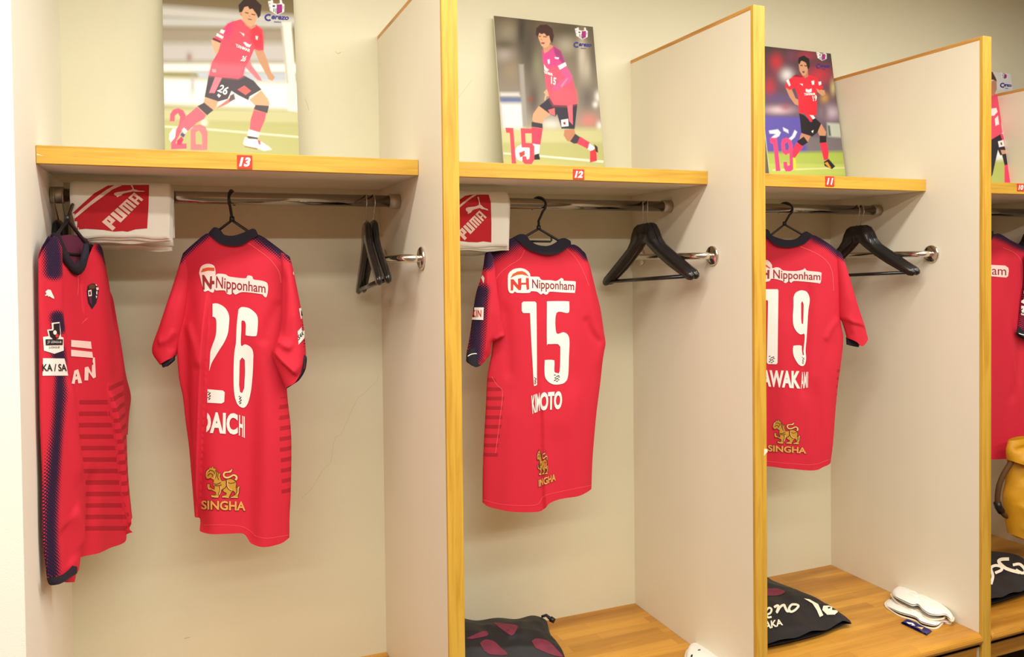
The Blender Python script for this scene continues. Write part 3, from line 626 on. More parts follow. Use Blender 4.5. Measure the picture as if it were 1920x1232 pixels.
# --- number 19
q = zz(1400, 60, 4.108)
L = [('blob', (206, 50, 62), (q((230, 230))[0], 12, 16), .9), ('blob', (200, 54, 70), (q((560, 330))[0], 22, 16), .9), ('blob', (190, 60, 80), (q((460, 180))[0], 20, 10), .7), ('blob', (232, 226, 230), (q((310, 330))[0], 12, 12), .9), ('blob', (196, 50, 62), (q((180, 420))[0], 10, 16), .8), ('blob', (130, 70, 96), (q((340, 180))[0], 9, 14), .7),
     ('blob', (96, 80, 130), (q((250, 510))[0], 26, 8), .8), ('blob', (216, 190, 200), (q((250, 600))[0], 26, 8), .9), ('blob', (150, 60, 80), (q((300, 580))[0], 10, 7), .6), ('blob', (206, 160, 80), (q((600, 510))[0], 8, 10), .8), ('blob', (226, 210, 140), (q((665, 430))[0], 5, 14), .7), ('blob', (206, 190, 206), (q((650, 620))[0], 18, 14), .8), ('blob', (90, 60, 80), (q((600, 620))[0], 8, 16), .6),
     ('poly', (96, 84, 172), q((100, 648), (425, 655), (470, 920), (150, 920)), 5), ('poly', (240, 238, 244), q((172, 760), (240, 750), (262, 775), (250, 800), (205, 830), (192, 812), (225, 785), (178, 782)), 2.5), ('poly', (240, 238, 244), q((280, 735), (320, 755), (322, 780), (285, 760)), 2.5), ('poly', (240, 238, 244), q((370, 755), (388, 770), (370, 810), (325, 850), (310, 835), (350, 800)), 2.5),
     ('poly', (190, 196, 184), q((620, 700), (740, 705), (745, 820), (625, 810)), 5), ('poly', (70, 84, 80), q((625, 720), (640, 720), (650, 800), (632, 800)), 3), ('poly', (118, 110, 116), q((440, 800), (760, 820), (765, 930), (470, 920)), 8),
     ('poly', (168, 186, 84), q((130, 930), (770, 920), (790, 1010), (150, 1010)), 8), ('poly', (182, 196, 96), q((130, 1000), (790, 1010), (790, 1110), (150, 1110)), 8), ('poly', (216, 214, 160), q((200, 1058), (780, 1040), (780, 1050), (200, 1070)), 2.5),
     ('poly', (196, 138, 106), q((420, 780), (492, 800), (470, 850), (400, 845))), ('poly', (34, 30, 36), q((388, 842), (440, 805), (472, 850), (420, 884))), ('poly', (222, 52, 84), q((384, 850), (436, 882), (372, 970), (345, 962), (350, 918))), ('poly', (226, 210, 60), q((350, 968), (376, 976), (382, 1060), (354, 1052))),
     ('poly', (206, 146, 112), q((545, 765), (575, 708), (612, 770), (607, 802), (563, 802))), ('poly', (36, 30, 38), q((562, 798), (613, 800), (614, 850), (563, 857))), ('poly', (220, 48, 78), q((563, 855), (616, 850), (632, 930), (627, 985), (595, 988))), ('poly', (38, 34, 40), q((595, 1000), (632, 978), (682, 1035), (658, 1056), (600, 1032))), ('poly', (226, 150, 60), q((600, 1010), (622, 1000), (650, 1045), (640, 1050)), 1.2),
     ('poly', (238, 70, 124), q((178, 815), (232, 815), (260, 1070), (225, 1072), (205, 865), (183, 855))), ('poly', (238, 70, 124), q((265, 862), (275, 826), (305, 812), (340, 830), (354, 872), (358, 1060), (335, 1074), (300, 1074), (284, 1040), (283, 1000), (310, 1000), (315, 1030), (331, 1026), (329, 932), (300, 950), (272, 922))), ('poly', (96, 84, 160), q((293, 862), (315, 846), (326, 880), (322, 908), (300, 913)), 1),
     ('poly', (34, 30, 38), q((404, 625), (440, 640), (500, 692), (520, 655), (572, 705), (546, 772), (505, 805), (420, 775), (414, 700))), ('poly', (220, 50, 76), q((440, 615), (480, 620), (506, 690), (490, 694))), ('poly', (240, 238, 240), q((470, 618), (500, 620), (528, 664), (510, 672))), ('poly', (240, 238, 240), q((498, 765), (515, 755), (510, 778)), 1),
     ('poly', (198, 142, 108), q((300, 430), (346, 438), (376, 510), (432, 540), (410, 572), (370, 556), (330, 500))), ('poly', (208, 150, 116), q((528, 418), (562, 440), (600, 450), (607, 482), (580, 492), (545, 462))),
     ('poly', (226, 42, 60), q((380, 330), (430, 335), (452, 362), (482, 328), (540, 350), (562, 385), (592, 430), (565, 450), (538, 436), (542, 560), (537, 642), (500, 642), (400, 622), (400, 590), (396, 500), (372, 430), (330, 447), (293, 420), (320, 368))), ('poly', (110, 24, 50), q((350, 345), (382, 326), (432, 338), (425, 350), (380, 345)), 2, .8),
     ('poly', (246, 240, 242), q((305, 375), (322, 362), (338, 410), (326, 418))), ('poly', (246, 240, 242), q((552, 385), (572, 380), (576, 402), (558, 412))), ('poly', (250, 244, 246), q((408, 398), (432, 400), (432, 414)), 1), ('poly', (250, 240, 242), q((498, 378), (520, 374), (520, 404), (504, 408)), 1), ('poly', (250, 244, 246), q((455, 438), (478, 445), (500, 435), (500, 460), (478, 468), (455, 458)), 1.5),
     ('poly', (190, 132, 100), q((430, 330), (472, 300), (474, 340), (450, 358))), ('poly', (214, 158, 120), q((400, 246), (420, 220), (462, 236), (474, 290), (452, 332), (430, 336), (408, 300))), ('poly', (40, 30, 30), q((396, 232), (400, 198), (440, 180), (482, 208), (486, 268), (472, 292), (458, 240), (436, 224), (420, 222), (406, 252))),
     ('poly', (80, 52, 44), q((412, 254), (432, 254), (430, 262), (414, 262)), 1), ('poly', (80, 52, 44), q((444, 256), (464, 258), (462, 266), (446, 264)), 1), ('poly', (130, 70, 64), q((428, 300), (448, 302), (444, 318), (430, 314)), 1)]
L += crest(1400+578/4.108, 60+148/4.108, 21)
dc = script(1400+540/4.108, 60+248/4.108, 1400+640/4.108, 60+290/4.108)
dc += [(map_quad(text_bm('YANMAR', .04, 0), *q((440, 470), (528, 468), (530, 486), (442, 490))), 'poster_white'), (map_quad(text_bm('19', .03, 0), *q((505, 492), (540, 486), (540, 530), (512, 535))), 'poster_white')]
xr = px_x([(1555, 93)])[0]
poster('player_poster', xr-.361, xr, 'photo poster of a footballer with a large 19, on the shelf numbered 11', [(0, (70, 66, 66)), (.2, (100, 62, 76)), (.5, (104, 84, 104)), (.75, (96, 90, 110)), (1, (176, 190, 92))], L, dc)
# --- the far poster
q = zz(1820, 100, 3.42)
L = [('poly', (200, 196, 186), q((100, 250), (320, 250), (330, 480), (100, 480)), 16), ('poly', (236, 238, 238), q((100, 480), (340, 490), (340, 680), (100, 680)), 12), ('poly', (176, 186, 104), q((100, 690), (360, 690), (360, 900), (100, 900)), 8), ('poly', (200, 206, 206), q((210, 520), (340, 520), (340, 560), (210, 560)), 5),
     ('poly', (40, 36, 48), q((60, 520), (190, 500), (240, 600), (240, 640), (190, 655), (175, 620), (140, 780), (60, 900))), ('poly', (226, 70, 108), q((190, 520), (205, 515), (235, 600), (220, 610))), ('poly', (240, 238, 236), q((175, 565), (210, 555), (218, 595), (182, 602))), ('poly', (120, 60, 60), q((190, 572), (200, 570), (203, 588), (193, 588)), 1),
     ('poly', (206, 156, 128), q((192, 620), (240, 620), (245, 650), (205, 660))), ('poly', (44, 40, 46), q((200, 648), (242, 640), (252, 712), (218, 720))), ('poly', (232, 64, 104), q((217, 718), (254, 710), (270, 790), (268, 830), (216, 830))),
     ('poly', (206, 150, 120), q((225, 350), (260, 380), (300, 440), (335, 510), (335, 560), (318, 520), (280, 450), (235, 380))),
     ('poly', (232, 80, 110), q((60, 270), (175, 260), (205, 275), (240, 320), (268, 375), (250, 395), (205, 350), (195, 450), (205, 510), (130, 555), (60, 560))), ('poly', (246, 240, 242), q((230, 350), (244, 342), (250, 368), (238, 376))), ('poly', (250, 240, 244), q((130, 355), (165, 350), (172, 375), (150, 400), (130, 400)), 1.5), ('poly', (250, 240, 244), q((155, 420), (175, 400), (182, 455), (160, 465)), 1.5), ('poly', (240, 220, 230), q((182, 315), (195, 305), (192, 335), (184, 345)), 1.2),
     ('poly', (198, 140, 114), q((100, 190), (165, 170), (168, 230), (150, 270), (100, 275))), ('poly', (96, 64, 50), q((90, 110), (140, 118), (162, 160), (168, 180), (140, 168), (90, 190)))]
L += crest(1820+214/3.42, 100+122/3.42, 15)
dc = script(1820+195/3.42, 100+192/3.42, 1820+262/3.42, 100+228/3.42)
xr = px_x([(1891.6, 132)])[0]
poster('player_poster', xr-.361, xr, 'photo poster half hidden by the third divider, on the shelf numbered 10', [(0, (226, 226, 226)), (.5, (210, 208, 204)), (1, (180, 188, 110))], L, dc)
# ------------------------------------------------------------------ jerseys
def vframe(px, y, deg):
    a = math.radians(deg); P = onY(px[0], px[1], y); return Frame(P, (-math.sin(a), -math.cos(a), 0))
LION_BOX = (250, 120, 940, 765)
LION = [(255, 385), (300, 392), (268, 345), (262, 318), (290, 300), (275, 262), (300, 215), (335, 195), (350, 152), (376, 182), (405, 133), (430, 185), (458, 180), (482, 225), (508, 268), (525, 290), (546, 262), (556, 300), (545, 340), (562, 390), (580, 422), (660, 412), (690, 390), (750, 382), (800, 398), (852, 440), (862, 480), (852, 540), (872, 555), (918, 512), (928, 545), (908, 600), (914, 650), (894, 700), (893, 748), (752, 757), (742, 735), (790, 715), (828, 690), (828, 642), (790, 612), (770, 640), (742, 690), (715, 750), (588, 752), (578, 722), (620, 700), (660, 690), (670, 662), (620, 642), (590, 602), (572, 600), (562, 640), (532, 700), (517, 752), (388, 752), (368, 702), (400, 690), (440, 700), (470, 690), (458, 642), (430, 632), (380, 602), (335, 608), (308, 572), (320, 520), (293, 490), (342, 478), (362, 510), (352, 540), (410, 580), (440, 590), (440, 540), (414, 510), (408, 480), (425, 440), (420, 402), (400, 402), (370, 372), (340, 388), (300, 396)]
TAIL = stroke([(842, 412), (866, 365), (848, 325), (800, 312), (740, 345), (680, 362), (630, 345), (615, 300), (640, 262), (700, 255), (745, 240), (792, 182)], [46, 46, 44, 40, 40, 42, 42, 40, 38, 34, 44, 4])
LDARK = [stroke([(330, 250), (360, 225), (410, 235), (440, 270), (430, 320)], 14), stroke([(320, 330), (350, 290), (400, 300), (400, 350)], 14), stroke([(455, 220), (480, 270), (470, 340), (430, 400)], 14), stroke([(510, 290), (500, 350), (520, 410)], 12), stroke([(420, 480), (490, 490), (560, 455)], 14), stroke([(440, 515), (510, 520), (575, 500)], 14), stroke([(665, 420), (668, 500), (700, 570), (760, 610)], 18), stroke([(580, 600), (640, 560), (665, 520)], 14), stroke([(530, 530), (545, 600), (510, 690)], 12), stroke([(850, 545), (870, 620), (830, 690)], 12), stroke([(700, 450), (750, 470), (840, 450)], 10)]
LLIGHT = [stroke([(690, 430), (690, 520), (730, 580), (780, 600)], 16), stroke([(560, 540), (555, 620), (530, 690)], 16), stroke([(385, 720), (440, 735), (510, 740)], 16), stroke([(585, 735), (640, 735), (710, 745)], 14), stroke([(755, 740), (820, 738), (885, 742)], 14), stroke([(430, 400), (450, 350), (440, 300)], 12), stroke([(290, 310), (300, 260), (340, 220)], 14), stroke([(320, 500), (325, 560), (345, 590)], 12), stroke([(905, 530), (895, 620), (880, 690)], 12)]
def lion(mb, bvh, quad, clip=None):
    TL, TR, BR, BL = quad
    U = lambda l: unit_map([l], LION_BOX, TL, TR, BR, BL)[0]
    w = (TR[0]-TL[0])/690
    def out(p, g):   # grown outline
        c = np.mean(np.asarray(p), 0); return p
    k = .0010
    edge = [(a, b) for a, b in LION]
    decal(mb, bvh, poly_bm([U(stroke(LION+LION[:1], 30, False))]) if False else poly_bm([U(LION)]), 'gold', k)
    for i in range(len(LION)):
        pass
    decal(mb, bvh, ring_bm(U(LION), 1.0), 'brown', k+.0003)
    decal(mb, bvh, poly_bm([U(TAIL)]), 'gold_light', k); decal(mb, bvh, ring_bm(U(TAIL), .7), 'brown', k+.0003)
    for l in LDARK: decal(mb, bvh, poly_bm([U(l)]), 'brown', k+.0006)
    for l in LLIGHT: decal(mb, bvh, poly_bm([U(l)]), 'gold_light', k+.0008)
def ring_bm(loop, w):
    """a thin line along a closed outline"""
    bm = bmesh.new(); n = len(loop); P = [V3(p) for p in loop]; I, O = [], []
    for i in range(n):
        a, b = P[i-1], P[(i+1) % n]; d = b-a; d = d/(np.linalg.norm(d) or 1); nn = V3([-d[1], d[0]])*w/2
        I.append(bm.verts.new((*(P[i]+nn), 0))); O.append(bm.verts.new((*(P[i]-nn), 0)))
    for i in range(n):
        j = (i+1) % n
        try: bm.faces.new((I[i], I[j], O[j], O[i]))
        except ValueError: pass
    return bm
def txt(mb, bvh, s, quad, m, bold=.0, shear=0, off=.0016, tuck=None):
    bm = map_quad(text_bm(s, bold, shear), *quad)
    if tuck:    # the part of the print that disappears into the fold: everything left of the line
        (x0, y0), (x1, y1) = tuck; n = Vector((y1-y0, -(x1-x0), 0)); n = n if n.x < 0 else -n
        bmesh.ops.bisect_plane(bm, geom=bm.verts[:]+bm.edges[:]+bm.faces[:], plane_co=Vector((x0, y0, 0)), plane_no=n, clear_outer=True)
    decal(mb, bvh, bm, m, off)
def soft_(f): return lambda *p: soft(f(*p))
def soft(l): return smooth_line(list(l)+[l[0]], 4)[:-1]
def shape(mb, bvh, loops, m, off=.0012): decal(mb, bvh, poly_bm(loops), m, off)
def seam(mb, bvh, path, w=1.0): decal(mb, bvh, strip_bm(path, w), 'seam', .0006)
def circle(x, y, rx, ry=None, n=20): return [(x+rx*math.cos(2*math.pi*i/n), y+(ry or rx)*math.sin(2*math.pi*i/n)) for i in range(n)]
PUMA = [(585, 222), (598, 235), (608, 290), (618, 338), (640, 350), (660, 373), (690, 390), (722, 400), (733, 420), (712, 418), (680, 406), (640, 402), (610, 386), (570, 396), (530, 406), (500, 422), (485, 450), (460, 460), (446, 473), (434, 464), (440, 446), (425, 436), (408, 416), (410, 390), (440, 375), (480, 370), (540, 365), (580, 350), (600, 338), (598, 300), (578, 236)]
PUMA_BOX = (405, 220, 735, 475)
# ---- shirt 26
def jersey26():
    fr = vframe((436, 450), .416, 20)
    t = thing('jersey', 'red short-sleeved jersey showing its back, with the number 26', 'jersey', tuple(fr.P0-V3([0, 0, .75])), 'red football jerseys')
    a5 = zz(270, 330, 3.08); a6 = zz(320, 660, 3.242); b = zz(380, 480, 6.16)
    fold = [(400, 520), (398, 570), (396, 640), (393, 700), (390, 760), (386, 830), (381, 900), (377, 960), (377, 990)]
    mb = MB()
    bv = panel(mb, fr, [(343, 475), (366, 456), (391, 438), (402, 446), (418, 456), (440, 460), (458, 457), (470, 448), (484, 440), (512, 458), (543, 482)],
               [(543, 482), (545, 560), (541, 640), (537, 700), (539, 745), (545, 800), (546.5, 850), (545, 930), (543, 968), (542.5, 1008)],
               [(365, 968), (376, 970), (378, 988), (384, 992), (412, 991), (440, 992), (460, 994), (468, 1001), (474, 1010), (484, 1014), (505, 1016), (530, 1014.5), (542.5, 1008)],
               [(343, 475), (338, 540), (335, 600), (332, 655), (336, 710), (343, 745), (348, 790), (354, 835), (360, 905), (365, 968)], 'jersey', 130, 170, .035, .6,
               folds=[('stepR', fold, .09, .030, 0), ('ridge', [(345, 480), (350, 640), (360, 800), (372, 975)], .030, -.028, 0), ('ridge', [(470, 600), (478, 760), (474, 900), (472, 1005)], .030, -.012, 0), ('ridge', [(510, 640), (512, 800), (508, 1010)], .035, .012, 0), ('ridge', [(425, 560), (420, 760), (412, 990)], .03, .006, 0),
                      ('ridge', [(345, 600), (372, 640), (385, 690)], .014, .007), ('ridge', [(352, 560), (368, 700), (366, 900)], .014, .008), ('ridge', [(528, 560), (510, 600), (495, 650)], .014, -.006)],
               navy=[([(391, 438), (366, 456), (343, 475)], .004*0+2, 13), ([(484, 440), (512, 458), (543, 482)], 5, 17)], stripe=[[(527, 745), (560, 745), (560, 925), (532, 925)]], seed=3, tprof=(.35, .8, 1, 1.05))
    # badge
    shape(mb, bv, [soft(a5((320, 560), (330, 525), (360, 508), (395, 512), (412, 535), (414, 600), (405, 668), (385, 670), (370, 662), (350, 668), (340, 640)))], 'pinkwhite')
    shape(mb, bv, [soft(a5((412, 585), (425, 565), (470, 568), (490, 580), (520, 585), (560, 590), (590, 590), (600, 575), (625, 580), (635, 598), (680, 605), (712, 620), (716, 660), (706, 700), (690, 692), (680, 683), (600, 672), (560, 672), (530, 685), (515, 674), (500, 685), (480, 680), (468, 662), (440, 660), (410, 655)))], 'pinkwhite')
    shape(mb, bv, [a5((330, 556), (342, 535), (370, 528), (408, 530), (408, 548), (370, 546), (348, 552))], 'orange', .0018)
    shape(mb, bv, [a5((338, 570), (350, 572), (380, 622), (384, 580), (394, 578), (394, 605), (408, 605), (408, 625), (394, 625), (392, 652), (382, 655), (352, 606), (352, 658), (342, 656))], 'darkred', .0018)
    txt(mb, bv, 'Nipponham', a5((418, 578), (702, 622), (702, 692), (416, 668)), 'darkred', .012)
    # 26
    shape(mb, bv, [smooth_line(b((116, 552), (165, 548), (230, 575), (280, 625), (308, 700), (304, 800), (290, 900), (248, 1000), (195, 1085), (150, 1160), (105, 1240), (78, 1330)), 5)+smooth_line(b((84, 1232), (92, 1110), (112, 1040), (148, 940), (160, 850), (158, 740), (140, 708), (116, 700)), 4)], 'white')
    shape(mb, bv, [a6((226, 226), (318, 234), (329, 245), (326, 303), (310, 313), (224, 308))], 'white')
    outer = b((415, 620), (440, 595), (475, 590), (540, 605), (600, 650), (632, 700), (638, 780), (627, 900), (605, 926), (507, 918), (497, 900), (500, 800), (490, 760), (467, 745), (450, 760), (448, 850), (443, 1030), (490, 1020), (540, 1040), (575, 1080), (588, 1140), (586, 1200))+a6((503, 60), (500, 130), (490, 230), (472, 305), (447, 338), (415, 327), (395, 290), (384, 220), (383, 100), (388, 0))+b((385, 1000), (395, 800))
    shape(mb, bv, [soft(outer), [(449.5, 676), (454, 670), (459, 675), (459.6, 697), (458, 728), (454, 737), (450, 735), (448.3, 722), (449, 691)]], 'white')
    txt(mb, bv, 'DAIC', [(375, 771), (446, 775), (446, 815), (374, 811)], 'white', .04, tuck=((390, 760), (386.5, 830))); txt(mb, bv, 'HI', [(448.5, 778), (459, 781), (459, 821), (448, 816)], 'white', .02)
    for x, y in ((393, 742), (450.5, 750)):
        for i in range(9): shape(mb, bv, [circle(x+[-1.6, 1.4, 0, -1, 1.8, .6, -1.8, 1, -.4][i], y-7+i*1.7, 1.5, .9, 7)], 'black', .0018)
    lion(mb, bv, ((384, 871.5), (451, 872), (451, 935), (384, 934)))
    txt(mb, bv, 'SINGHA', [(379, 937.5), (461, 940), (461, 958.5), (378.5, 956)], 'brown', .06, off=.0012); txt(mb, bv, 'SINGHA', [(379, 938), (460.5, 940), (460.5, 957.5), (379, 955)], 'gold_text', .03, off=.002)
    seam(mb, bv, [(466, 456), (486, 470), (504, 484), (516, 498), (524, 512), (527, 530)]); seam(mb, bv, [(382, 985), (412, 984), (452, 987), (470, 996), (482, 1006), (505, 1009), (541, 1003)], .6)
    mb.build('body', t)
    c = MB(); panel(c, fr, [(391, 437), (403, 426), (413, 432), (420, 440), (438, 442), (458, 436), (468, 431), (477, 429), (484, 440)], [(484, 440), (484.5, 441), (485, 442)], [(391, 438), (402, 448), (418, 458), (440, 461.5), (458, 458.5), (470, 450), (485, 442)], [(391, 437), (391, 437.5), (391, 438)], 'navy', 40, 10, .012, .6, hoff=.012, wave=0); c.build('collar', t)
    s = MB(); sb = panel(s, fr, [(527, 474), (536, 477), (543.5, 482)], [(543.5, 482), (549, 502), (557, 541), (564, 577), (570, 619), (574, 668), (572, 690)], [(536, 728), (545, 722), (559, 713), (572, 690)], [(527, 474), (529, 531), (527, 606), (518, 642), (509, 660), (518, 684), (536, 728)], 'jersey', 40, 70, .03, .7,
                         folds=[('stepL', [(512, 656), (530, 676), (548, 692), (562, 705)], .03, .020), ('ridge', [(512, 650), (528, 640), (556, 652)], .010, .009), ('ridge', [(532, 500), (534, 580), (528, 640)], .010, -.008)], navy=[([(543, 476), (560, 487)], 3, 15), ([(575, 540), (580, 560), (584, 600), (586, 640)], 10, 16)], hoff=.030, seed=5, tprof=(.3, 1, 1))
    shape(s, sb, [(b((1108, 608), (1130, 600), (1160, 720), (1130, 728)))], 'white'); shape(s, sb, [b((1128, 625), (1136, 640), (1148, 690), (1132, 690))], 'black', .002)
    shape(s, sb, [b((1095, 870), (1165, 795), (1185, 930), (1105, 1025))], 'white'); txt(s, sb, 'SAK', b((1098, 915), (1160, 855), (1162, 905), (1102, 980)), 'black', .02)
    shape(s, sb, [b((1042, 180), (1056, 195), (1050, 210), (1062, 222), (1048, 225), (1040, 205))], 'white')
    so = s.build('sleeve', t)
    c = MB(); panel(c, fr, [(537, 716), (548, 709), (560, 695), (570, 664)], [(570, 664), (575, 669)], [(537, 729), (548, 722), (560, 713), (571, 694), (575, 669)], [(537, 716), (537, 729)], 'navy', 24, 6, .014, .8, hoff=.042, wave=0); c.build('cuff', so)
    s = MB(); sb = panel(s, fr, [(343, 475), (352, 477), (362, 482)], [(362, 482), (354, 540), (346, 600), (334, 655), (330, 668)], [(301, 684), (315, 676), (330, 668)], [(343, 475), (322, 545), (300, 610), (285, 656), (301, 684)], 'jersey', 30, 50, .022, .7,
                         folds=[('ridge', [(300, 640), (318, 636), (338, 620)], .010, .007), ('ridge', [(338, 622), (330, 640), (328, 660)], .008, -.006)], navy=[([(350, 466), (338, 486)], 2, 12)], hoff=-.004, seed=8, tprof=(.4, 1, .9))
    so = s.build('sleeve', t)
    c = MB(); panel(c, fr, [(300, 677), (314, 669), (328, 660)], [(328, 660), (328.5, 674)], [(304, 685), (311, 688), (328.5, 674)], [(300, 677), (304, 685)], 'navy', 16, 5, .012, .8, hoff=.004, wave=0); c.build('cuff', so)
jersey26()
# ---- shirt 15
def jersey15():
    fr = vframe((1018, 470), .416, 4)
    t = thing('jersey', 'red jersey showing its back, with the number 15', 'jersey', tuple(fr.P0-V3([0, 0, .75])), 'red football jerseys')
    a1 = zz(860, 330, 3.52); a2 = zz(860, 640, 3.6235); b6 = zz(900, 480, 9.143)
    fold = [(1003, 700), (1006, 760), (1008, 840), (1009, 915), (1012, 952)]
    mb = MB()
    bv = panel(mb, fr, [(914, 473), (938, 459), (962, 446), (972, 452), (984, 465), (1002, 473), (1022, 477), (1042, 475), (1056, 468), (1070, 458.5), (1084, 464), (1098, 478)],
               [(1098, 478), (1106, 502), (1116, 543), (1126, 584), (1131, 617), (1135, 643), (1131, 668), (1125, 723), (1118, 778), (1112, 847), (1110, 880), (1109, 915)],
               [(904.5, 942), (915, 948), (943, 952), (976, 954), (1003, 953), (1012, 948), (1019, 938), (1036, 931), (1075, 924), (1109, 915)],
               [(914, 473), (924, 540), (926, 600), (922, 660), (914, 705), (911, 760), (907, 833), (905, 888), (904.5, 942)], 'jersey', 130, 170, .035, .6,
               folds=[('stepL', fold, .06, .011, 0), ('ridge', [(1095, 480), (1110, 600), (1128, 645), (1112, 700)], .02, .010), ('ridge', [(942, 560), (948, 650), (950, 720)], .016, -.007), ('ridge', [(1070, 700), (1068, 800), (1075, 920)], .03, .008, 0), ('ridge', [(950, 720), (948, 840), (945, 950)], .03, .006, 0), ('ridge', [(1030, 560), (1035, 700), (1040, 830)], .04, .005), ('ridge', [(1128, 645), (1105, 625), (1090, 590)], .012, -.006)],
               navy=[([(962, 446), (938, 459), (914, 473)], 7, 27), ([(1070, 458), (1084, 464), (1098, 478)], 5, 14)],
               stripe=[[(900, 700), (915, 700), (928, 712), (941, 735), (938, 770), (928, 860), (900, 862)]], seed=11, tprof=(.35, .8, 1, 1.05))
    shape(mb, bv, [soft(b6((475, 380), (490, 300), (560, 235), (640, 212), (720, 212), (800, 245), (850, 300), (862, 350), (900, 355), (960, 355), (1010, 362), (1040, 400), (1080, 415), (1200, 415), (1300, 430), (1360, 400), (1395, 378), (1430, 400), (1440, 425), (1620, 435), (1638, 470), (1625, 620), (1600, 632), (1400, 625), (1200, 612), (1160, 650), (1120, 662), (1080, 640), (1040, 660), (1000, 630), (960, 610), (870, 605), (840, 632), (640, 632), (600, 610), (560, 640), (510, 630), (480, 560)))], 'white')
    shape(mb, bv, [b6((522, 378), (560, 310), (640, 265), (720, 258), (780, 285), (832, 352), (790, 335), (720, 315), (640, 320), (580, 345))], 'orange', .0018)
    shape(mb, bv, [b6((525, 400), (572, 400), (650, 500), (650, 390), (705, 378), (705, 460), (785, 460), (785, 375), (832, 380), (840, 570), (800, 582), (790, 490), (710, 490), (700, 582), (660, 582), (570, 480), (565, 590), (527, 590))], 'redprint', .0018)
    txt(mb, bv, 'Nipponham', b6((890, 398), (1612, 445), (1612, 635), (890, 600)), 'darkred', .012)
    shape(mb, bv, [[(978, 568.6), (981, 565.5), (1003, 565.5), (1005.5, 568.6), (1006, 614), (1006.5, 680), (1006.5, 722), (1001, 724), (1000, 712), (996, 642), (993.5, 587), (981, 587), (978, 583)]], 'white')
    shape(mb, bv, [soft([(1025, 567), (1028, 565), (1064, 565), (1067, 568.6), (1067, 583), (1063, 587), (1043, 587), (1042.7, 624), (1056, 623), (1064.5, 628), (1067.5, 640), (1066.5, 667), (1065, 703), (1060, 716), (1050, 720.5), (1036.6, 720.5), (1026, 714), (1021, 703), (1021, 678), (1023, 675), (1036.6, 675), (1039.4, 678.6), (1039.2, 696), (1043.5, 699), (1049, 696), (1050.4, 654), (1049, 649), (1044.6, 645), (1027.6, 645), (1025, 641)])], 'white')
    for x, y in ((1044, 709), (1003.5, 714)):
        for i in range(10): shape(mb, bv, [circle(x+([-4, 3, 0, 4, -3, 1, -2, 3, -4, 0][i])*(1 if x > 1010 else .3), y-6+i*1.3, 2 if x > 1010 else 1, .8, 7)], 'black', .0018)
    txt(mb, bv, 'KIM', [(996, 742), (1012, 736), (1012, 770), (998, 776)], 'white', .03); txt(mb, bv, 'OTO', [(1012.5, 736), (1054, 733), (1053, 767), (1012.5, 770)], 'white', .045)
    lion(mb, bv, ((1006, 841), (1028, 840), (1028, 889), (1006, 893)))
    txt(mb, bv, 'INGHA', [(1009, 899), (1041.5, 886), (1042, 901.5), (1009.5, 914)], 'brown', .06, off=.0012); txt(mb, bv, 'INGHA', [(1009.3, 899.5), (1041, 887), (1041.5, 901), (1009.8, 913)], 'gold_text', .03, off=.002)
    seam(mb, bv, [(984, 468), (975, 485), (955, 498), (938, 512), (930, 524)], .7); seam(mb, bv, [(1062, 466), (1078, 482), (1092, 505), (1104, 535)], .7); seam(mb, bv, [(922, 706), (932, 722), (942, 735), (938, 780), (929, 850)], .9)
    seam(mb, bv, [(906, 937), (943, 946), (1003, 947), (1018, 932), (1036, 925), (1108, 910)], .6)
    mb.build('body', t)
    c = MB(); panel(c, fr, [(962, 445), (975, 439), (985, 441), (994, 452), (1008, 459.5), (1027, 461), (1042, 455), (1050, 448), (1059, 446.5), (1070, 452)], [(1070, 452), (1071, 458)], [(962, 446), (972, 453), (984, 465.5), (1002, 473.5), (1022, 478), (1042, 476), (1056, 469), (1071, 458)], [(962, 445), (962, 446)], 'navy', 40, 10, .012, .6, hoff=.012, wave=0); c.build('collar', t)
    s = MB(); sb = panel(s, fr, [(909, 478), (914, 473), (920, 478), (925, 490)], [(925, 490), (933, 552), (941, 597), (946.5, 628), (938, 634), (922, 642), (919, 664), (901, 684)], [(874, 676), (882, 683), (901, 684)], [(909, 478), (906, 500), (901, 523), (891, 557), (881, 628), (875, 660), (874, 676)], 'jersey', 44, 70, .03, .6,
                         folds=[('ridge', [(922, 640), (935, 632), (947, 627)], .010, .010), ('ridge', [(909, 500), (909, 560), (906, 640), (898, 680)], .006, .006), ('ridge', [(905, 675), (925, 650), (940, 645)], .012, -.008)],
                         navy=[([(899, 545), (893, 580), (888, 640), (886, 668)], 5, 18), ([(916, 474), (909, 492)], 9, 18)], hoff=.018, seed=6, tprof=(.5, 1, .9))
    shape(s, sb, [a1((93, 868), (166, 868), (163, 950), (90, 948))], 'white'); txt(s, sb, 'KING', [(880, 581), (910, 579.5), (909, 595), (879, 596)], 'redprint', .03) if False else txt(s, sb, 'KIN', [(886.5, 581.5), (903, 581), (902.5, 594.5), (886, 595)], 'redprint', .02)
    shape(s, sb, [a1((143, 650), (160, 655), (172, 675), (166, 710), (158, 690), (150, 672))], 'white')
    so = s.build('sleeve', t)
    c = MB(); cb = panel(c, fr, [(880, 655), (890, 651), (899, 654)], [(899, 654), (898.5, 666), (902, 684)], [(874, 676), (884, 685), (891, 687.5), (902, 684)], [(880, 655), (875, 664), (874, 676)], 'navy', 20, 12, .014, .6, hoff=.036, wave=0)
    shape(c, cb, [stroke([(877.5, 668), (883, 664.5), (891, 663), (897.5, 664)], 1.6)], 'white'); c.build('cuff', so)
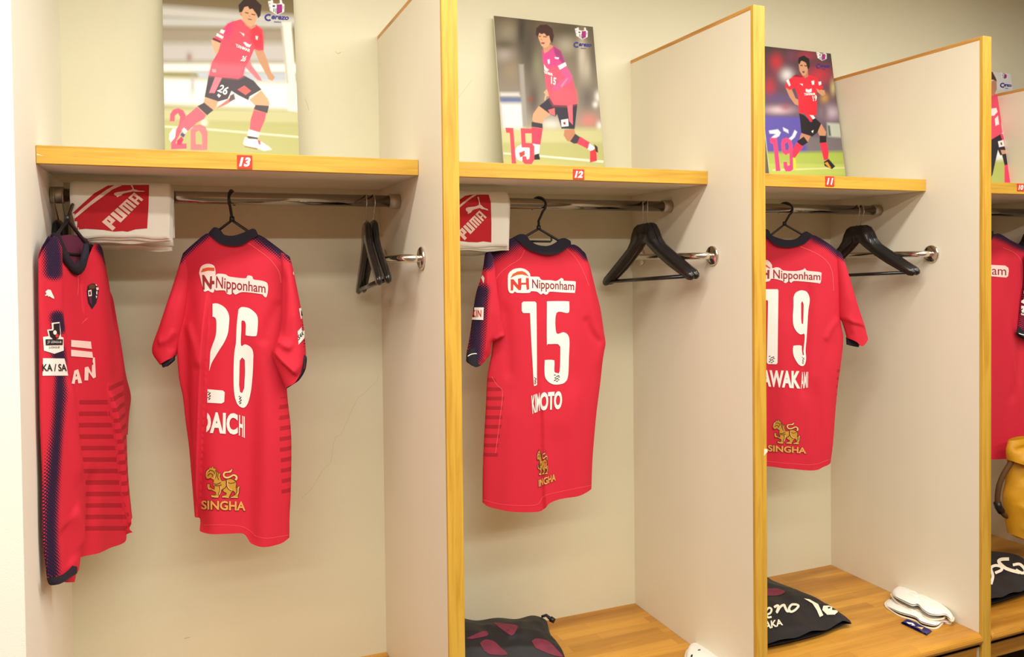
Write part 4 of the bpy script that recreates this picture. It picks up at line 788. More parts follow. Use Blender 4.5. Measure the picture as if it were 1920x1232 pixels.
    s = MB(); panel(s, fr, [(1092, 470), (1098, 478)], [(1098, 478), (1106, 502), (1116, 543), (1126, 584), (1134, 643)], [(1108, 652), (1134, 643)], [(1092, 470), (1094, 540), (1100, 600), (1108, 652)], 'jersey', 20, 40, .02, .7, hoff=-.03, seed=9, navy=[([(1090, 468), (1104, 482)], 4, 10)])
    so = s.build('sleeve', t)
jersey15()
# ---- shirt 19
def jersey19():
    fr = vframe((1478, 460), .416, 20)
    t = thing('jersey', 'red jersey showing its back, with the number 19', 'jersey', tuple(fr.P0-V3([0, 0, .75])), 'red football jerseys')
    r7 = zz(1425, 470, 4.5636)
    mb = MB()
    bv = panel(mb, fr, [(1378, 482), (1400, 462), (1432, 436), (1440, 448), (1455, 460), (1478, 463), (1502, 458), (1514, 450), (1523, 441), (1552, 457), (1574, 474)],
               [(1574, 474), (1577, 540), (1576, 600), (1581, 632), (1578, 672), (1571, 723), (1566.5, 769), (1562, 829), (1557, 867)],
               [(1392, 872), (1437, 870), (1465, 873), (1492.5, 876), (1524, 877), (1538.7, 871), (1557, 867)], [(1378, 482), (1380, 560), (1385, 640), (1388, 740), (1392, 872)], 'jersey', 130, 160, .035, .6,
               folds=[('ridge', [(1515, 520), (1508, 620), (1500, 690), (1502, 760)], .016, -.008), ('ridge', [(1560, 640), (1550, 740), (1540, 870)], .028, .010, 0), ('ridge', [(1480, 560), (1470, 700), (1462, 868)], .04, .007, 0), ('ridge', [(1573, 596), (1556, 612), (1540, 640)], .012, .006), ('ridge', [(1520, 700), (1526, 800), (1530, 870)], .02, -.007, 0)],
               navy=[([(1523, 441), (1552, 457), (1574, 474)], 4, 15), ([(1432, 436), (1400, 462), (1378, 482)], 4, 15)], stripe=[[(1566, 690), (1590, 690), (1580, 830), (1562, 830)]], seed=15, tprof=(.35, .8, 1, 1.05))
    shape(mb, bv, [soft(r7((10, 95), (40, 80), (70, 85), (100, 120), (105, 150), (140, 142), (170, 150), (200, 170), (300, 175), (360, 165), (385, 152), (405, 172), (515, 185), (523, 212), (515, 277), (480, 275), (380, 265), (290, 260), (265, 275), (245, 262), (215, 278), (180, 255), (100, 240), (75, 262), (0, 255)))], 'pinkwhite')
    shape(mb, bv, [r7((20, 165), (50, 165), (50, 190), (62, 190), (62, 165), (80, 165), (78, 240), (62, 240), (62, 208), (50, 208), (50, 240), (20, 240))], 'darkred', .0018); shape(mb, bv, [r7((20, 135), (50, 120), (84, 145), (84, 155), (50, 135), (20, 148))], 'orange', .0018)
    txt(mb, bv, 'Nipponham', r7((112, 162), (515, 192), (515, 272), (112, 262)), 'darkred', .012)
    shape(mb, bv, [r7((10, 335), (20, 330), (150, 330), (156, 342), (150, 960), (140, 972), (67, 970), (58, 955), (68, 440), (64, 424), (10, 424))], 'white')
    shape(mb, bv, [soft_(r7)((285, 400), (300, 365), (330, 345), (360, 340), (395, 350), (418, 385), (425, 430), (412, 520), (405, 640), (398, 750), (390, 850), (395, 920), (385, 970), (360, 988), (325, 970), (290, 910), (280, 860), (283, 820), (295, 812), (350, 812), (355, 840), (363, 890), (374, 890), (371, 850), (381, 720), (345, 717), (310, 690), (285, 640), (280, 560), (285, 480)), r7((350, 450), (360, 430), (372, 460), (370, 560), (366, 628), (355, 625), (350, 580))], 'white')
    for x, y in ((1447, 674), (1505.5, 676)):
        for i in range(10): shape(mb, bv, [circle(x+([-4, 3, 0, 4, -3, 1, -2, 3, -4, 0][i])*(1 if x < 1460 else .4), y-6+i*1.3, 1.9 if x < 1460 else 1.1, .8, 7)], 'black', .0018)
    txt(mb, bv, 'KAWAK', r7((-45, 1018), (342, 1030), (342, 1182), (-45, 1156)), 'white', .045); txt(mb, bv, 'AMI', r7((347, 1036), (412, 1036), (410, 1172), (347, 1182)), 'white', .02)
    lion(mb, bv, ((1447.5, 784.5), (1501.5, 787), (1501.5, 834), (1447.5, 832)))
    txt(mb, bv, 'SINGHA', [(1439.5, 833.4), (1512, 838.5), (1512, 851.4), (1439.5, 847)], 'brown', .06, off=.0012); txt(mb, bv, 'SINGHA', [(1440, 834), (1511.5, 839), (1511.5, 850.6), (1440, 846.3)], 'gold_text', .03, off=.002)
    seam(mb, bv, [(1500, 462), (1530, 475), (1550, 490), (1560, 510), (1563, 545)], 1.0); seam(mb, bv, [(1437, 865), (1492, 870), (1526, 871), (1556, 861)], .6)
    mb.build('body', t)
    c = MB(); panel(c, fr, [(1430, 428), (1441, 432), (1446, 441), (1469, 449), (1492, 448), (1504, 439), (1511, 434), (1523, 440)], [(1523, 440), (1523, 441)], [(1430, 436), (1440, 449), (1455, 461), (1478, 464), (1502, 459), (1514, 451), (1523, 441)], [(1430, 428), (1430, 436)], 'navy', 40, 10, .012, .6, hoff=.012, wave=0); c.build('collar', t)
    s = MB(); panel(s, fr, [(1566, 468), (1574, 474), (1580, 487)], [(1580, 487), (1585, 501), (1599, 547), (1615, 594), (1626.6, 633)], [(1588, 634), (1600, 640), (1611, 648), (1626.6, 633)], [(1566, 468), (1570, 540), (1572, 590), (1579, 604), (1588, 634)], 'jersey', 36, 60, .026, .7,
                    folds=[('stepL', [(1574, 597), (1590, 606), (1612, 612), (1624, 625)], .02, .010), ('ridge', [(1576, 594), (1586, 618), (1592, 634)], .008, -.005)], navy=[([(1560, 462), (1580, 482)], 3, 10)], hoff=.0, seed=21, tprof=(.4, 1, 1))
    so = s.build('sleeve', t)
    c = MB(); panel(c, fr, [(1586, 632), (1600, 638), (1613, 644)], [(1613, 644), (1610, 651)], [(1587, 646), (1598, 649), (1610, 651)], [(1586, 632), (1587, 646)], 'navy', 16, 6, .01, .8, hoff=-.006, wave=0); c.build('cuff', so)
    s = MB(); panel(s, fr, [(1372, 490), (1378, 482), (1386, 480)], [(1386, 480), (1388, 540), (1386, 590), (1378, 625)], [(1346, 640), (1378, 625)], [(1372, 490), (1362, 545), (1350, 600), (1346, 640)], 'jersey', 24, 40, .022, .7, hoff=-.006, seed=22); s.build('sleeve', t)
jersey19()
# ---- the far shirt
def jersey10():
    fr = vframe((1870, 470), .416, 6)
    t = thing('jersey', 'red jersey at the right edge, above the yellow bag', 'jersey', tuple(fr.P0-V3([0, 0, .75])), 'red football jerseys')
    mb = MB()
    bv = panel(mb, fr, [(1752, 482), (1780, 460), (1800, 446), (1812, 458), (1830, 464), (1848, 458), (1862, 438), (1885, 448), (1920, 464), (1936, 476)], [(1936, 476), (1940, 560), (1942, 640), (1938, 760), (1936, 850)], [(1760, 857), (1860, 857), (1890, 856), (1936, 850)], [(1752, 482), (1756, 600), (1758, 740), (1760, 857)], 'jersey', 90, 130, .035, .6,
               folds=[('ridge', [(1878, 560), (1885, 660), (1900, 760), (1905, 850)], .02, .008, 0), ('ridge', [(1905, 620), (1895, 700), (1880, 760)], .02, -.006)], navy=[([(1862, 438), (1885, 448), (1920, 463), (1940, 475)], 4, 14)], seed=31, tprof=(.35, .8, 1, 1.05))
    shape(mb, bv, [[(1845, 496), (1884, 498), (1890, 502), (1891, 508), (1889.5, 518), (1886, 520.5), (1845, 517)]], 'pinkwhite'); txt(mb, bv, 'am', [(1859.5, 504), (1886, 505.5), (1886, 516.5), (1859.5, 515)], 'darkred', .0)
    seam(mb, bv, [(1880, 464), (1902, 474), (1914, 488), (1917, 510), (1915, 540)], .8); mb.build('body', t)
    c = MB(); panel(c, fr, [(1796, 440), (1810, 446), (1830, 450), (1846, 446), (1862, 432)], [(1862, 432), (1863, 440)], [(1798, 446), (1812, 459), (1830, 465), (1848, 459), (1863, 440)], [(1796, 440), (1798, 446)], 'navy', 30, 8, .012, .6, hoff=.012, wave=0); c.build('collar', t)
    s = MB(); sb = panel(s, fr, [(1922, 480), (1932, 474), (1944, 482)], [(1944, 482), (1952, 540), (1962, 600), (1966, 630)], [(1907, 622), (1925, 634), (1966, 630)], [(1922, 480), (1920, 530), (1914, 570), (1907, 622)], 'jersey', 36, 50, .03, .6, navy=[([(1938, 480), (1932, 540), (1926, 620)], 10, 22)], hoff=.03, seed=33)
    shape(s, sb, [[(1912, 548), (1918, 546), (1942, 548), (1942, 566), (1925, 572), (1912, 566)]], 'white'); shape(s, sb, [[(1915, 551), (1940, 551), (1940, 560), (1915, 559)]], 'black', .002)
    shape(s, sb, [[(1911.5, 573), (1945, 576), (1944, 595), (1911, 590)]], 'white'); txt(s, sb, 'KA/SA', [(1912, 578), (1943, 581), (1943, 591), (1912, 588)], 'black', .02)
    so = s.build('sleeve', t)
    c = MB(); cb = panel(c, fr, [(1908, 612), (1926, 622), (1966, 618)], [(1966, 618), (1967, 636)], [(1905.5, 624), (1918, 634), (1935, 638), (1967, 636)], [(1908, 612), (1905.5, 624)], 'navy', 24, 8, .012, .8, hoff=.045, wave=0)
    shape(c, cb, [stroke([(1906.5, 624), (1914, 626.5), (1926, 630)], 1.6)], 'white'); c.build('cuff', so)
jersey10()
# ---- the long-sleeved shirt seen from the side
def jersey_long():
    Pa = onY(72, 600, .165); Pb = onY(205, 540, .47); U = Pb-Pa; U[2] = 0; U /= np.linalg.norm(U)
    fr = Frame(Pa, (U[1], -U[0], 0))
    t = thing('jersey', 'long-sleeved red jersey turned sideways at the left wall', 'jersey', tuple(Pa+U*.2-V3([0, 0, .75])), 'red football jerseys')
    z3 = zz(40, 300, 3.08); z4 = zz(40, 680, 2.8); r5 = zz(60, 420, 4.107)
    mb = MB()
    stp = [z4((268, 174), (405, 174), (402, 250), (500, 900), (268, 900)), z4((405, 100), (540, 60), (560, 650), (455, 720), (410, 330))]
    bv = panel(mb, fr, [(96, 440), (106, 460), (116, 480), (126, 498), (138, 512), (146, 514), (154, 502), (160, 478), (169, 457), (182, 464), (197, 492)],
               [(197, 492), (206, 542), (209, 581), (216, 627), (228, 688), (228, 716), (230, 770), (232, 812), (235, 894), (244, 966)],
               [(140, 1046), (162, 1040), (190, 1028), (208, 1021), (217, 1011), (216, 984), (218, 976), (230, 972), (244, 966)], [(96, 440), (97, 520), (104, 620), (116, 720), (128, 820), (136, 930), (140, 1046)], 'jersey', 130, 170, .024, .5,
               folds=[('stepL', z4((395, 90), (412, 220), (438, 400), (458, 560), (470, 700), (484, 840), (492, 880)), .05, .020, 0), ('ridge', r5((350, 410), (352, 560), (360, 700)), .004, -.004), ('ridge', z4((300, 560), (330, 640), (325, 860), (320, 1000)), .02, -.010, 0)],
               navy=[([(182, 464), (197, 486)], 8, 14)], stripe=stp, level=[(z4((200, 60), (395, 90), (412, 220), (438, 400), (458, 560), (470, 700), (500, 960), (200, 1040)), .001292)], seed=41, tprof=(.4, .8, 1, 1))
    shape(mb, bv, [r5((298, 893), (450, 906), (456, 962), (298, 945))], 'pinkwhite'); shape(mb, bv, [r5((297, 968), (460, 986), (467, 1032), (298, 1018))], 'pinkwhite')
    shape(mb, bv, [r5((302, 1228), (322, 1130), (352, 1118), (382, 1225), (352, 1228), (348, 1196), (330, 1200), (324, 1232)), r5((336, 1150), (344, 1172), (332, 1174))], 'pinkwhite')
    shape(mb, bv, [r5((400, 1205), (402, 1105), (428, 1098), (456, 1150), (458, 1090), (470, 1080), (462, 1060), (466, 1030), (480, 1028), (482, 1060), (488, 1180), (468, 1190), (432, 1140), (428, 1205))], 'pinkwhite')
    seam(mb, bv, r5((200, 190), (235, 250), (245, 300), (290, 370), (350, 400), (368, 380)), 1.2); seam(mb, bv, r5((353, 405), (355, 480), (350, 545)), .8); seam(mb, bv, r5((382, 768), (420, 725)), .7); seam(mb, bv, r5((390, 755), (428, 728)), .7)
    # crest
    shape(mb, bv, [r5((420, 520), (428, 475), (455, 458), (482, 460), (500, 480), (512, 500), (505, 560), (492, 610), (460, 655), (432, 610), (424, 560))], 'navy', .001)
    shape(mb, bv, [r5((430, 478), (455, 462), (482, 470), (480, 498), (434, 500))], 'strap', .0016); shape(mb, bv, [r5((428, 512), (453, 506), (456, 555), (430, 558)), r5((434, 522), (447, 518), (449, 545), (436, 548))], 'pinkwhite', .0016)
    shape(mb, bv, [r5((432, 565), (455, 562), (456, 625), (440, 602))], 'purple', .0016)
    for p in (((484, 462), (496, 470), (490, 480)), ((488, 490), (506, 488), (510, 505), (494, 512)), ((490, 520), (500, 516), (498, 545), (490, 540)), ((486, 552), (498, 556), (490, 575))): shape(mb, bv, [r5(*p)], 'pinkwhite', .0016)
    mb.build('body', t)
    # lining seen through the neck, then the collar band
    c = MB(); panel(c, fr, [(101, 446), (120, 441), (140, 441), (160, 447), (168, 458)], [(168, 458), (162, 480), (156, 502)], [(138, 514), (146, 516), (156, 502)], [(101, 446), (116, 482), (138, 514)], 'purple', 24, 24, .004, .4, hoff=-.004, wave=0); c.build('neck_lining', t)
    c = MB(); panel(c, fr, [(95, 442), (104, 436), (112, 441)], r5((212, 86), (236, 160), (268, 250), (300, 312), (335, 335), (350, 330), (366, 300), (382, 230), (398, 150)), r5((362, 392), (378, 340), (402, 250), (412, 160), (398, 150)), r5((140, 90), (175, 160), (222, 250), (260, 320), (310, 380), (350, 398), (362, 392)), 'navy', 14, 60, .010, .5, hoff=.012, wave=0, power=4); c.build('collar', t)
    # near sleeve
    s = MB(); sb = panel(s, fr, [(72, 486), (76, 472), (86, 454), (95, 442), (104, 456), (112, 480)], [(112, 480), (113, 542), (113, 590), (119, 651), (123, 705), (130, 735), (137, 765), (144, 823), (153, 880), (158, 901), (157, 984), (150, 1020), (143, 1062)], [(88, 1085), (110, 1084), (128, 1074), (143, 1062)], [(72, 486), (72, 542), (73, 639), (74, 751), (75, 805), (78.6, 894), (79.5, 1001), (88, 1085)], 'jersey', 44, 150, .016, .3,
                         folds=[('ridge', z4((200, 60), (235, 300), (262, 500), (300, 620)), .03, .008), ('ridge', z4((230, 760), (270, 860), (285, 980)), .02, .008), ('ridge', z4((190, 850), (215, 950), (230, 1060)), .02, -.006)],
                         navy=[([(90, 452), (93, 480), (93, 510)], 9, 18), (r5((150, 720), (160, 800)), 8, 15), ([(100, 690), (96, 780), (91, 880), (88, 980), (92, 1075)], 3.5, 13), (r5((150, 980), (160, 1060)), 8, 16)], hoff=.016, seed=44, tprof=(.6, 1, 1, 1))
    shape(s, sb, [unit_map([[(735-(x-405)*1.0, y) for x, y in PUMA]], (405, 220, 735, 475), *r5((92, 495), (168, 515), (166, 580), (94, 555)))[0]], 'white') if False else shape(s, sb, [r5((100, 520), (118, 505), (140, 508), (150, 530), (164, 560), (168, 576), (150, 570), (130, 556), (122, 562), (118, 550), (98, 554), (96, 546), (108, 540))], 'white')
    shape(s, sb, [r5((146, 762), (208, 755), (216, 812), (218, 868), (238, 876), (240, 975), (168, 1000), (90, 975), (83, 870), (124, 864), (112, 815), (150, 810))], 'white')
    shape(s, sb, [r5((160, 770), (206, 764), (211, 845), (198, 880), (165, 892), (134, 866), (124, 822), (156, 820), (162, 808))], 'black', .002)
    shape(s, sb, [r5(*circle(168, 836, 14, 17))], 'white', .0026); shape(s, sb, [r5(*circle(184, 862, 13, 15))], 'redprint', .0026)
    shape(s, sb, [r5((100, 888), (232, 888), (230, 932), (102, 934))], 'black', .002); txt(s, sb, 'J1 LEAGUE', r5((112, 898), (218, 902), (218, 922), (112, 924)), 'white', .0, off=.0026)
    txt(s, sb, 'J.LEAGUE', r5((124, 942), (208, 942), (206, 962), (126, 962)), 'black', .0, off=.002)
    shape(s, sb, [r5((84, 1034), (246, 1036), (262, 1100), (274, 1168), (80, 1168))], 'white'); txt(s, sb, 'KA / SA', r5((78, 1078), (258, 1078), (262, 1134), (80, 1134)), 'black', .02, off=.002)
    so = s.build('sleeve', t)
    c = MB(); panel(c, fr, z4((133, 1132), (200, 1112), (268, 1058)), z4((268, 1058), (288, 1068), (284, 1098)), z4((155, 1170), (180, 1160), (230, 1125), (284, 1098)), z4((133, 1132), (142, 1160), (155, 1170)), 'navy', 24, 8, .014, .6, hoff=.03, wave=0); c.build('cuff', so)
    c = MB(); panel(c, fr, z4((200, 1120), (240, 1108), (290, 1070)), z4((290, 1070), (284, 1120), (275, 1153)), z4((196, 1140), (235, 1152), (275, 1153)), z4((200, 1120), (196, 1140)), 'jersey', 16, 8, .008, .6, hoff=.004, wave=0); c.build('sleeve_lining', so)
    s = MB(); panel(s, fr, [(203, 540), (209, 560), (213, 590)], [(213, 590), (219, 627), (232, 694), (243.6, 741), (240, 775), (234, 814)], [(218, 806), (226, 815), (234, 814)], [(203, 540), (206, 620), (210, 720), (218, 806)], 'jersey', 24, 50, .014, .6, hoff=-.024, seed=46); s.build('sleeve', t)
jersey_long()
# ------------------------------------------------------------------ towels over the rails
def towel(x0, x1, zf, zr, label, red, stripe, cat_q, text_q, seed):
    rng = random.Random(seed); m = MB(); vall, fall = [], []; m0 = None
    t = thing('towel', label, 'towel', ((x0+x1)/2, RY, zf), 'white towels over the rails')
    layers = [(RR+.0030, zf-.012, zr+.03), (RR+.0095, zf-.006, zr+.012), (RR+.0165, zf, zr)]
    W = x1-x0; nx = 34
    for k, (r, za, zb) in enumerate(layers):
        th = .0058
        cs = []
        for s in np.linspace(0, 1, 14): cs.append((-r, za+(RZ-za)*s, 0, -1, 0))
        for a in np.linspace(0, math.pi, 13)[1:]: cs.append((-r*math.cos(a), RZ+r*math.sin(a), 1, -math.cos(a), math.sin(a)))
        for s in np.linspace(0, 1, 14)[1:]: cs.append((r, RZ+(zb-RZ)*s, 2, 1, 0))
        n = len(cs); outer, inner = [], []
        ph = rng.uniform(0, 6); sh = (k-2)*-.003
        for i in range(nx+1):
            u = i/nx; x = x0+sh*1.2+W*u-(.004*k*u if 0 else 0)
            for j, (dy, z, part, ny, nz) in enumerate(cs):
                drop = abs(RZ-z)/.12 if part != 1 else 0
                wob = .0022*math.sin(u*7+ph)+.0012*math.sin(u*17+ph*2)
                yy = RY+dy+(ny*.006*drop*(math.sin(u*4+ph+k)*.5+.3) if part != 1 else 0)
                zz_ = z+(wob*min(drop, 1) if part != 1 else 0)
                if part == 0: zz_ += .010*drop*max(0, .12-u)*4
                xx = x+(.028*max(0, 1-u*4)**2*min(drop, 1.2)**2 if part == 0 else 0)-(.006*max(0, u*5-4)*drop if part == 0 else 0)
                rnd = math.sqrt(max(0, 1-max(0, abs(2*u-1)-.97)**2/.03**2))
                outer.append((xx, yy+ny*th/2*rnd, zz_+nz*th/2*rnd)); inner.append((xx, yy-ny*th/2*rnd, zz_-nz*th/2*rnd))
        fs = []; N = (nx+1)*n
        for i in range(nx):
            for j in range(n-1):
                a, b, c, d = i*n+j, (i+1)*n+j, (i+1)*n+j+1, i*n+j+1
                fs.append([a, b, c, d]); fs.append([a+N, d+N, c+N, b+N])
            for j in (0, n-1): a, b = i*n+j, (i+1)*n+j; fs.append([a, a+N, b+N, b])
        for i in (0, nx):
            for j in range(n-1): a, b = i*n+j, i*n+j+1; fs.append([a, b, b+N, a+N])
        o = m.add(outer+inner, fs, 'towel')
        if k == 2: vall = outer; fall = [f for f in fs if all(q < N for q in f)]
    bv = BVHTree.FromPolygons(vall, fall)
    decal(m, bv, poly_bm([red]), 'towel_red', .0008)
    decal(m, bv, poly_bm([stripe]), 'towel_pink', .0014)
    decal(m, bv, poly_bm([unit_map([PUMA], PUMA_BOX, *cat_q)[0]]), 'towel_pink', .0016)
    G = [[[(0, 0), (0, 1), (.225, 1), (.225, .38), (.10, .38), (.10, 0)], [(.10, .55), (.13, .55), (.13, .84), (.10, .84)]],
         [[(.26, .0), (.485, 0), (.485, 1), (.39, 1), (.39, .16), (.355, .16), (.355, 1), (.26, 1)]],
         [[(.52, 0), (.52, 1), (.78, 1), (.78, 0), (.715, 0), (.715, .84), (.685, .84), (.685, 0), (.617, 0), (.617, .84), (.587, .84), (.587, 0)]],
         [[(.815, 0), (.815, 1), (1, 1), (1, 0), (.94, 0), (.94, .34), (.88, .34), (.88, 0)], [(.88, .5), (.94, .5), (.94, .84), (.88, .84)]]]
    for g in G: decal(m, bv, map_quad(poly_bm(g), *text_q), 'towel_pink', .0016)
    m.build('cloth', t)
yt = RY-RR-.018
q7 = zz(0, 260, 5.6); q8 = zz(820, 340, 7.7)
towel(onY(130, 345, yt)[0], onY(320, 345, yt)[0], onY(225, 446, yt)[2], onY(225, 470, RY+.03)[2], 'white towel with a red printed corner, in the locker numbered 13',
      q7((738, 805), (850, 700), (990, 575), (1130, 495), (1200, 490), (1400, 489), (1565, 488), (1560, 700), (1545, 942), (1500, 945), (1420, 952), (1340, 977), (1290, 970), (1200, 976), (1080, 957), (900, 946), (742, 962)),
      q7((738, 848), (860, 735), (1000, 622), (1100, 550), (1200, 494), (1285, 494), (1180, 536), (1060, 624), (950, 704), (830, 804), (738, 882)),
      q7((1195, 478), (1530, 492), (1520, 575), (1195, 622)), q7((1070, 875), (1408, 566), (1506, 640), (1182, 968)), 1)
towel(onY(790, 365, yt)[0], onY(956, 366, yt)[0], onY(925, 462, yt)[2], onY(925, 478, RY+.03)[2], 'white towel with a red printed corner, beside the shirt numbered 15',
      q8((120, 500), (200, 380), (300, 280), (400, 212), (480, 196), (600, 194), (740, 194), (770, 300), (780, 600), (778, 882), (720, 874), (660, 866), (580, 880), (450, 876), (345, 862), (130, 860)),
      q8((130, 560), (240, 420), (340, 325), (430, 257), (510, 204), (570, 198), (480, 252), (400, 312), (340, 362), (250, 450), (130, 610)),
      q8((405, 220), (735, 220), (735, 475), (405, 475)), q8((285, 740), (605, 420), (710, 520), (392, 852)), 2)
# ------------------------------------------------------------------ hangers
def hook_path(x, turn, zap, R=.0225, rr=.0016):
    """over the rail and down to the neck of the hanger; turn = heading of the hook's plane from square to the rail"""
    c, s = math.sin(turn), -math.cos(turn); zc = RZ+RR+rr-R
    P = [(0, zap), (0, zc-.047), (.006, zc-.036)]
    for d in range(-52, 215, 14): P.append((R*math.cos(math.radians(d)), zc+R*math.sin(math.radians(d))))
    return [(x+a*c, RY+a*s, z) for a, z in P]
def coat_hanger(x, deg, label, turn=0., dz=0., tilt=0., dy=0.):
    a = math.radians(deg); U = V3([math.cos(a), math.sin(a), 0]); Nn = V3([math.sin(a), -math.cos(a), 0])
    zap = RZ+RR-.078+dz
    t = thing('coat_hanger', label, 'coat hanger', (x, RY, zap-.19), 'black wooden coat hangers')
    half = [(0, 0), (.024, -.001), (.040, -.009), (.052, -.028), (.062, -.054), (.078, -.074), (.106, -.094), (.145, -.121), (.182, -.147), (.206, -.163), (.214, -.174), (.213, -.184), (.204, -.190), (.190, -.188), (.150, -.165), (.110, -.141), (.070, -.113), (.034, -.084), (.012, -.064), (0, -.060)]
    L = half+[(-p, z) for p, z in half[-2:0:-1]]
    ct, st = math.cos(tilt), math.sin(tilt)
    wp = lambda p, z, h: V3([x, RY+dy, zap])+U*(p*ct-z*st)+V3([0, 0, 1])*(p*st+z*ct)+Nn*h
    bm = bmesh.new(); vs = [bm.verts.new(tuple(wp(p, z, -.007))) for p, z in L]; f = bm.faces.new(vs)
    r = bmesh.ops.extrude_face_region(bm, geom=[f]); nv = [v for v in r['geom'] if isinstance(v, bmesh.types.BMVert)]
    for v in nv: v.co += Vector(Nn*.014)
    bmesh.ops.recalc_face_normals(bm, faces=bm.faces[:])
    bmesh.ops.bevel(bm, geom=[e for e in bm.edges if e.calc_length() and len(e.link_faces) == 2 and e.calc_face_angle() > 1.2], offset=.0035, segments=3, affect='EDGES')
    bmesh.ops.triangulate(bm, faces=[f for f in bm.faces if len(f.verts) > 4])
    m = MB(); m.bm(bm, 'black_wood', True); m.build('body', t)
    MB().tube([tuple(wp(-.196, -.178, 0)), tuple(wp(.196, -.178, 0))], .0052, 'black_wood', 12).build('trouser_bar', t)
    MB().tube([(px, py+dy*max(0, min(1, 1-(pz-zap)/.04)), pz) for px, py, pz in hook_path(x, turn, zap-.004)], .0016, 'wire', 8).build('hook', t)
xa = onY(686, 375, RY)[0]
coat_hanger(xa, -94, 'black wooden hanger in the locker numbered 13, left of its pair', -.1, .002, .09)
coat_hanger(xa+.019, -93, 'black wooden hanger in the locker numbered 13, right of its pair', .1, .006, .09)
xa = onY(1207, 385, RY)[0]
coat_hanger(xa-.004, -80, 'black wooden hanger right of the shirt numbered 15, front of its pair', -.5, .004, .06)
coat_hanger(xa+.013, -80, 'black wooden hanger right of the shirt numbered 15, rear of its pair', -.5, .007, .06)
xa = onY(1606, 388, RY)[0]
coat_hanger(xa, -80, 'black wooden hanger right of the shirt numbered 19, front of its pair', -.3, .004, .05)
coat_hanger(xa+.020, -80, 'black wooden hanger right of the shirt numbered 19, rear of its pair', -.3, .006, .05)
coat_hanger(onY(1945, 396, RY)[0], -80, 'black wooden hanger at the right edge, above the far shirt', .3, .004)
coat_hanger(XL+.0105, 90, 'black wooden hanger against the left wall, nearest the wall', 0., .004, 0, .05)
coat_hanger(XL+.027, 91.5, 'black wooden hanger behind the long-sleeved shirt, second from the left wall', 0.1, .0, 0, .05)
def plastic_hanger(fr, apex, lt, rt, label, turn, loop=None, frontal=False):
    A = V3([*fr.px(apex)]); w = lambda uv, h=0.: tuple(fr.P0+fr.U*uv[0]+fr.W*uv[1]+fr.N*h)
    pa = V3(w(A)); Lp, Rp = fr.px(lt), fr.px(rt)
    t = thing('plastic_hanger', label, 'coat hanger', (pa[0], pa[1], pa[2]-.12), 'slim black plastic hangers')
    m = MB(); sh = .0
    m.tube([w(Lp+V3([0, -.012])), w(Lp), w(A), w(Rp), w(Rp+V3([0, -.012]))], .0042, 'black_plastic', 10)
    m.tube([w(A-V3([0, .004])), w(A+V3([0, .010]))], [.0075, .006], 'black_plastic', 12)
    m.tube([w(Lp*.96+A*.04+V3([0, -.012])), w(Rp*.96+A*.04+V3([0, -.012]))], .0036, 'black_plastic', 8)
    if loop: m.tube([w(fr.px(p)) for p in loop], .0032, 'black_plastic', 8)
    m.build('frame', t)
    h = hook_path(pa[0], turn, pa[2], .0235, .0036); h = [(x, y+(pa[1]-RY)*max(0, 1-(z-pa[2])/.05), z) for x, y, z in h]
    MB().tube(h, .0038, 'black_plastic', 10).build('hook', t)
plastic_hanger(vframe((436, 450), .416, 20), (435, 413), (350, 477), (535, 482), 'slim black hanger holding the shirt numbered 26', -.35)
plastic_hanger(vframe((1018, 470), .416, 4), (1010, 429), (924, 478), (1090, 476), 'slim black hanger holding the shirt numbered 15', .75, [(992, 452.5), (1032, 453), (1034, 451), (1034, 443)])
plastic_hanger(vframe((1478, 460), .416, 20), (1471, 421), (1392, 482), (1565, 474), 'slim black hanger holding the shirt numbered 19', .8)
plastic_hanger(vframe((1870, 470), .416, 6), (1830, 430), (1766, 478), (1925, 474), 'slim black hanger holding the shirt above the yellow bag', .3)
_Pa = onY(72, 600, .165); _U = onY(205, 540, .47)-_Pa; _U[2] = 0; _U /= np.linalg.norm(_U)
plastic_hanger(Frame(_Pa, (_U[1], -_U[0], 0)), (126, 412), (92, 464), (176, 474), 'slim black hanger holding the long-sleeved shirt', .1)
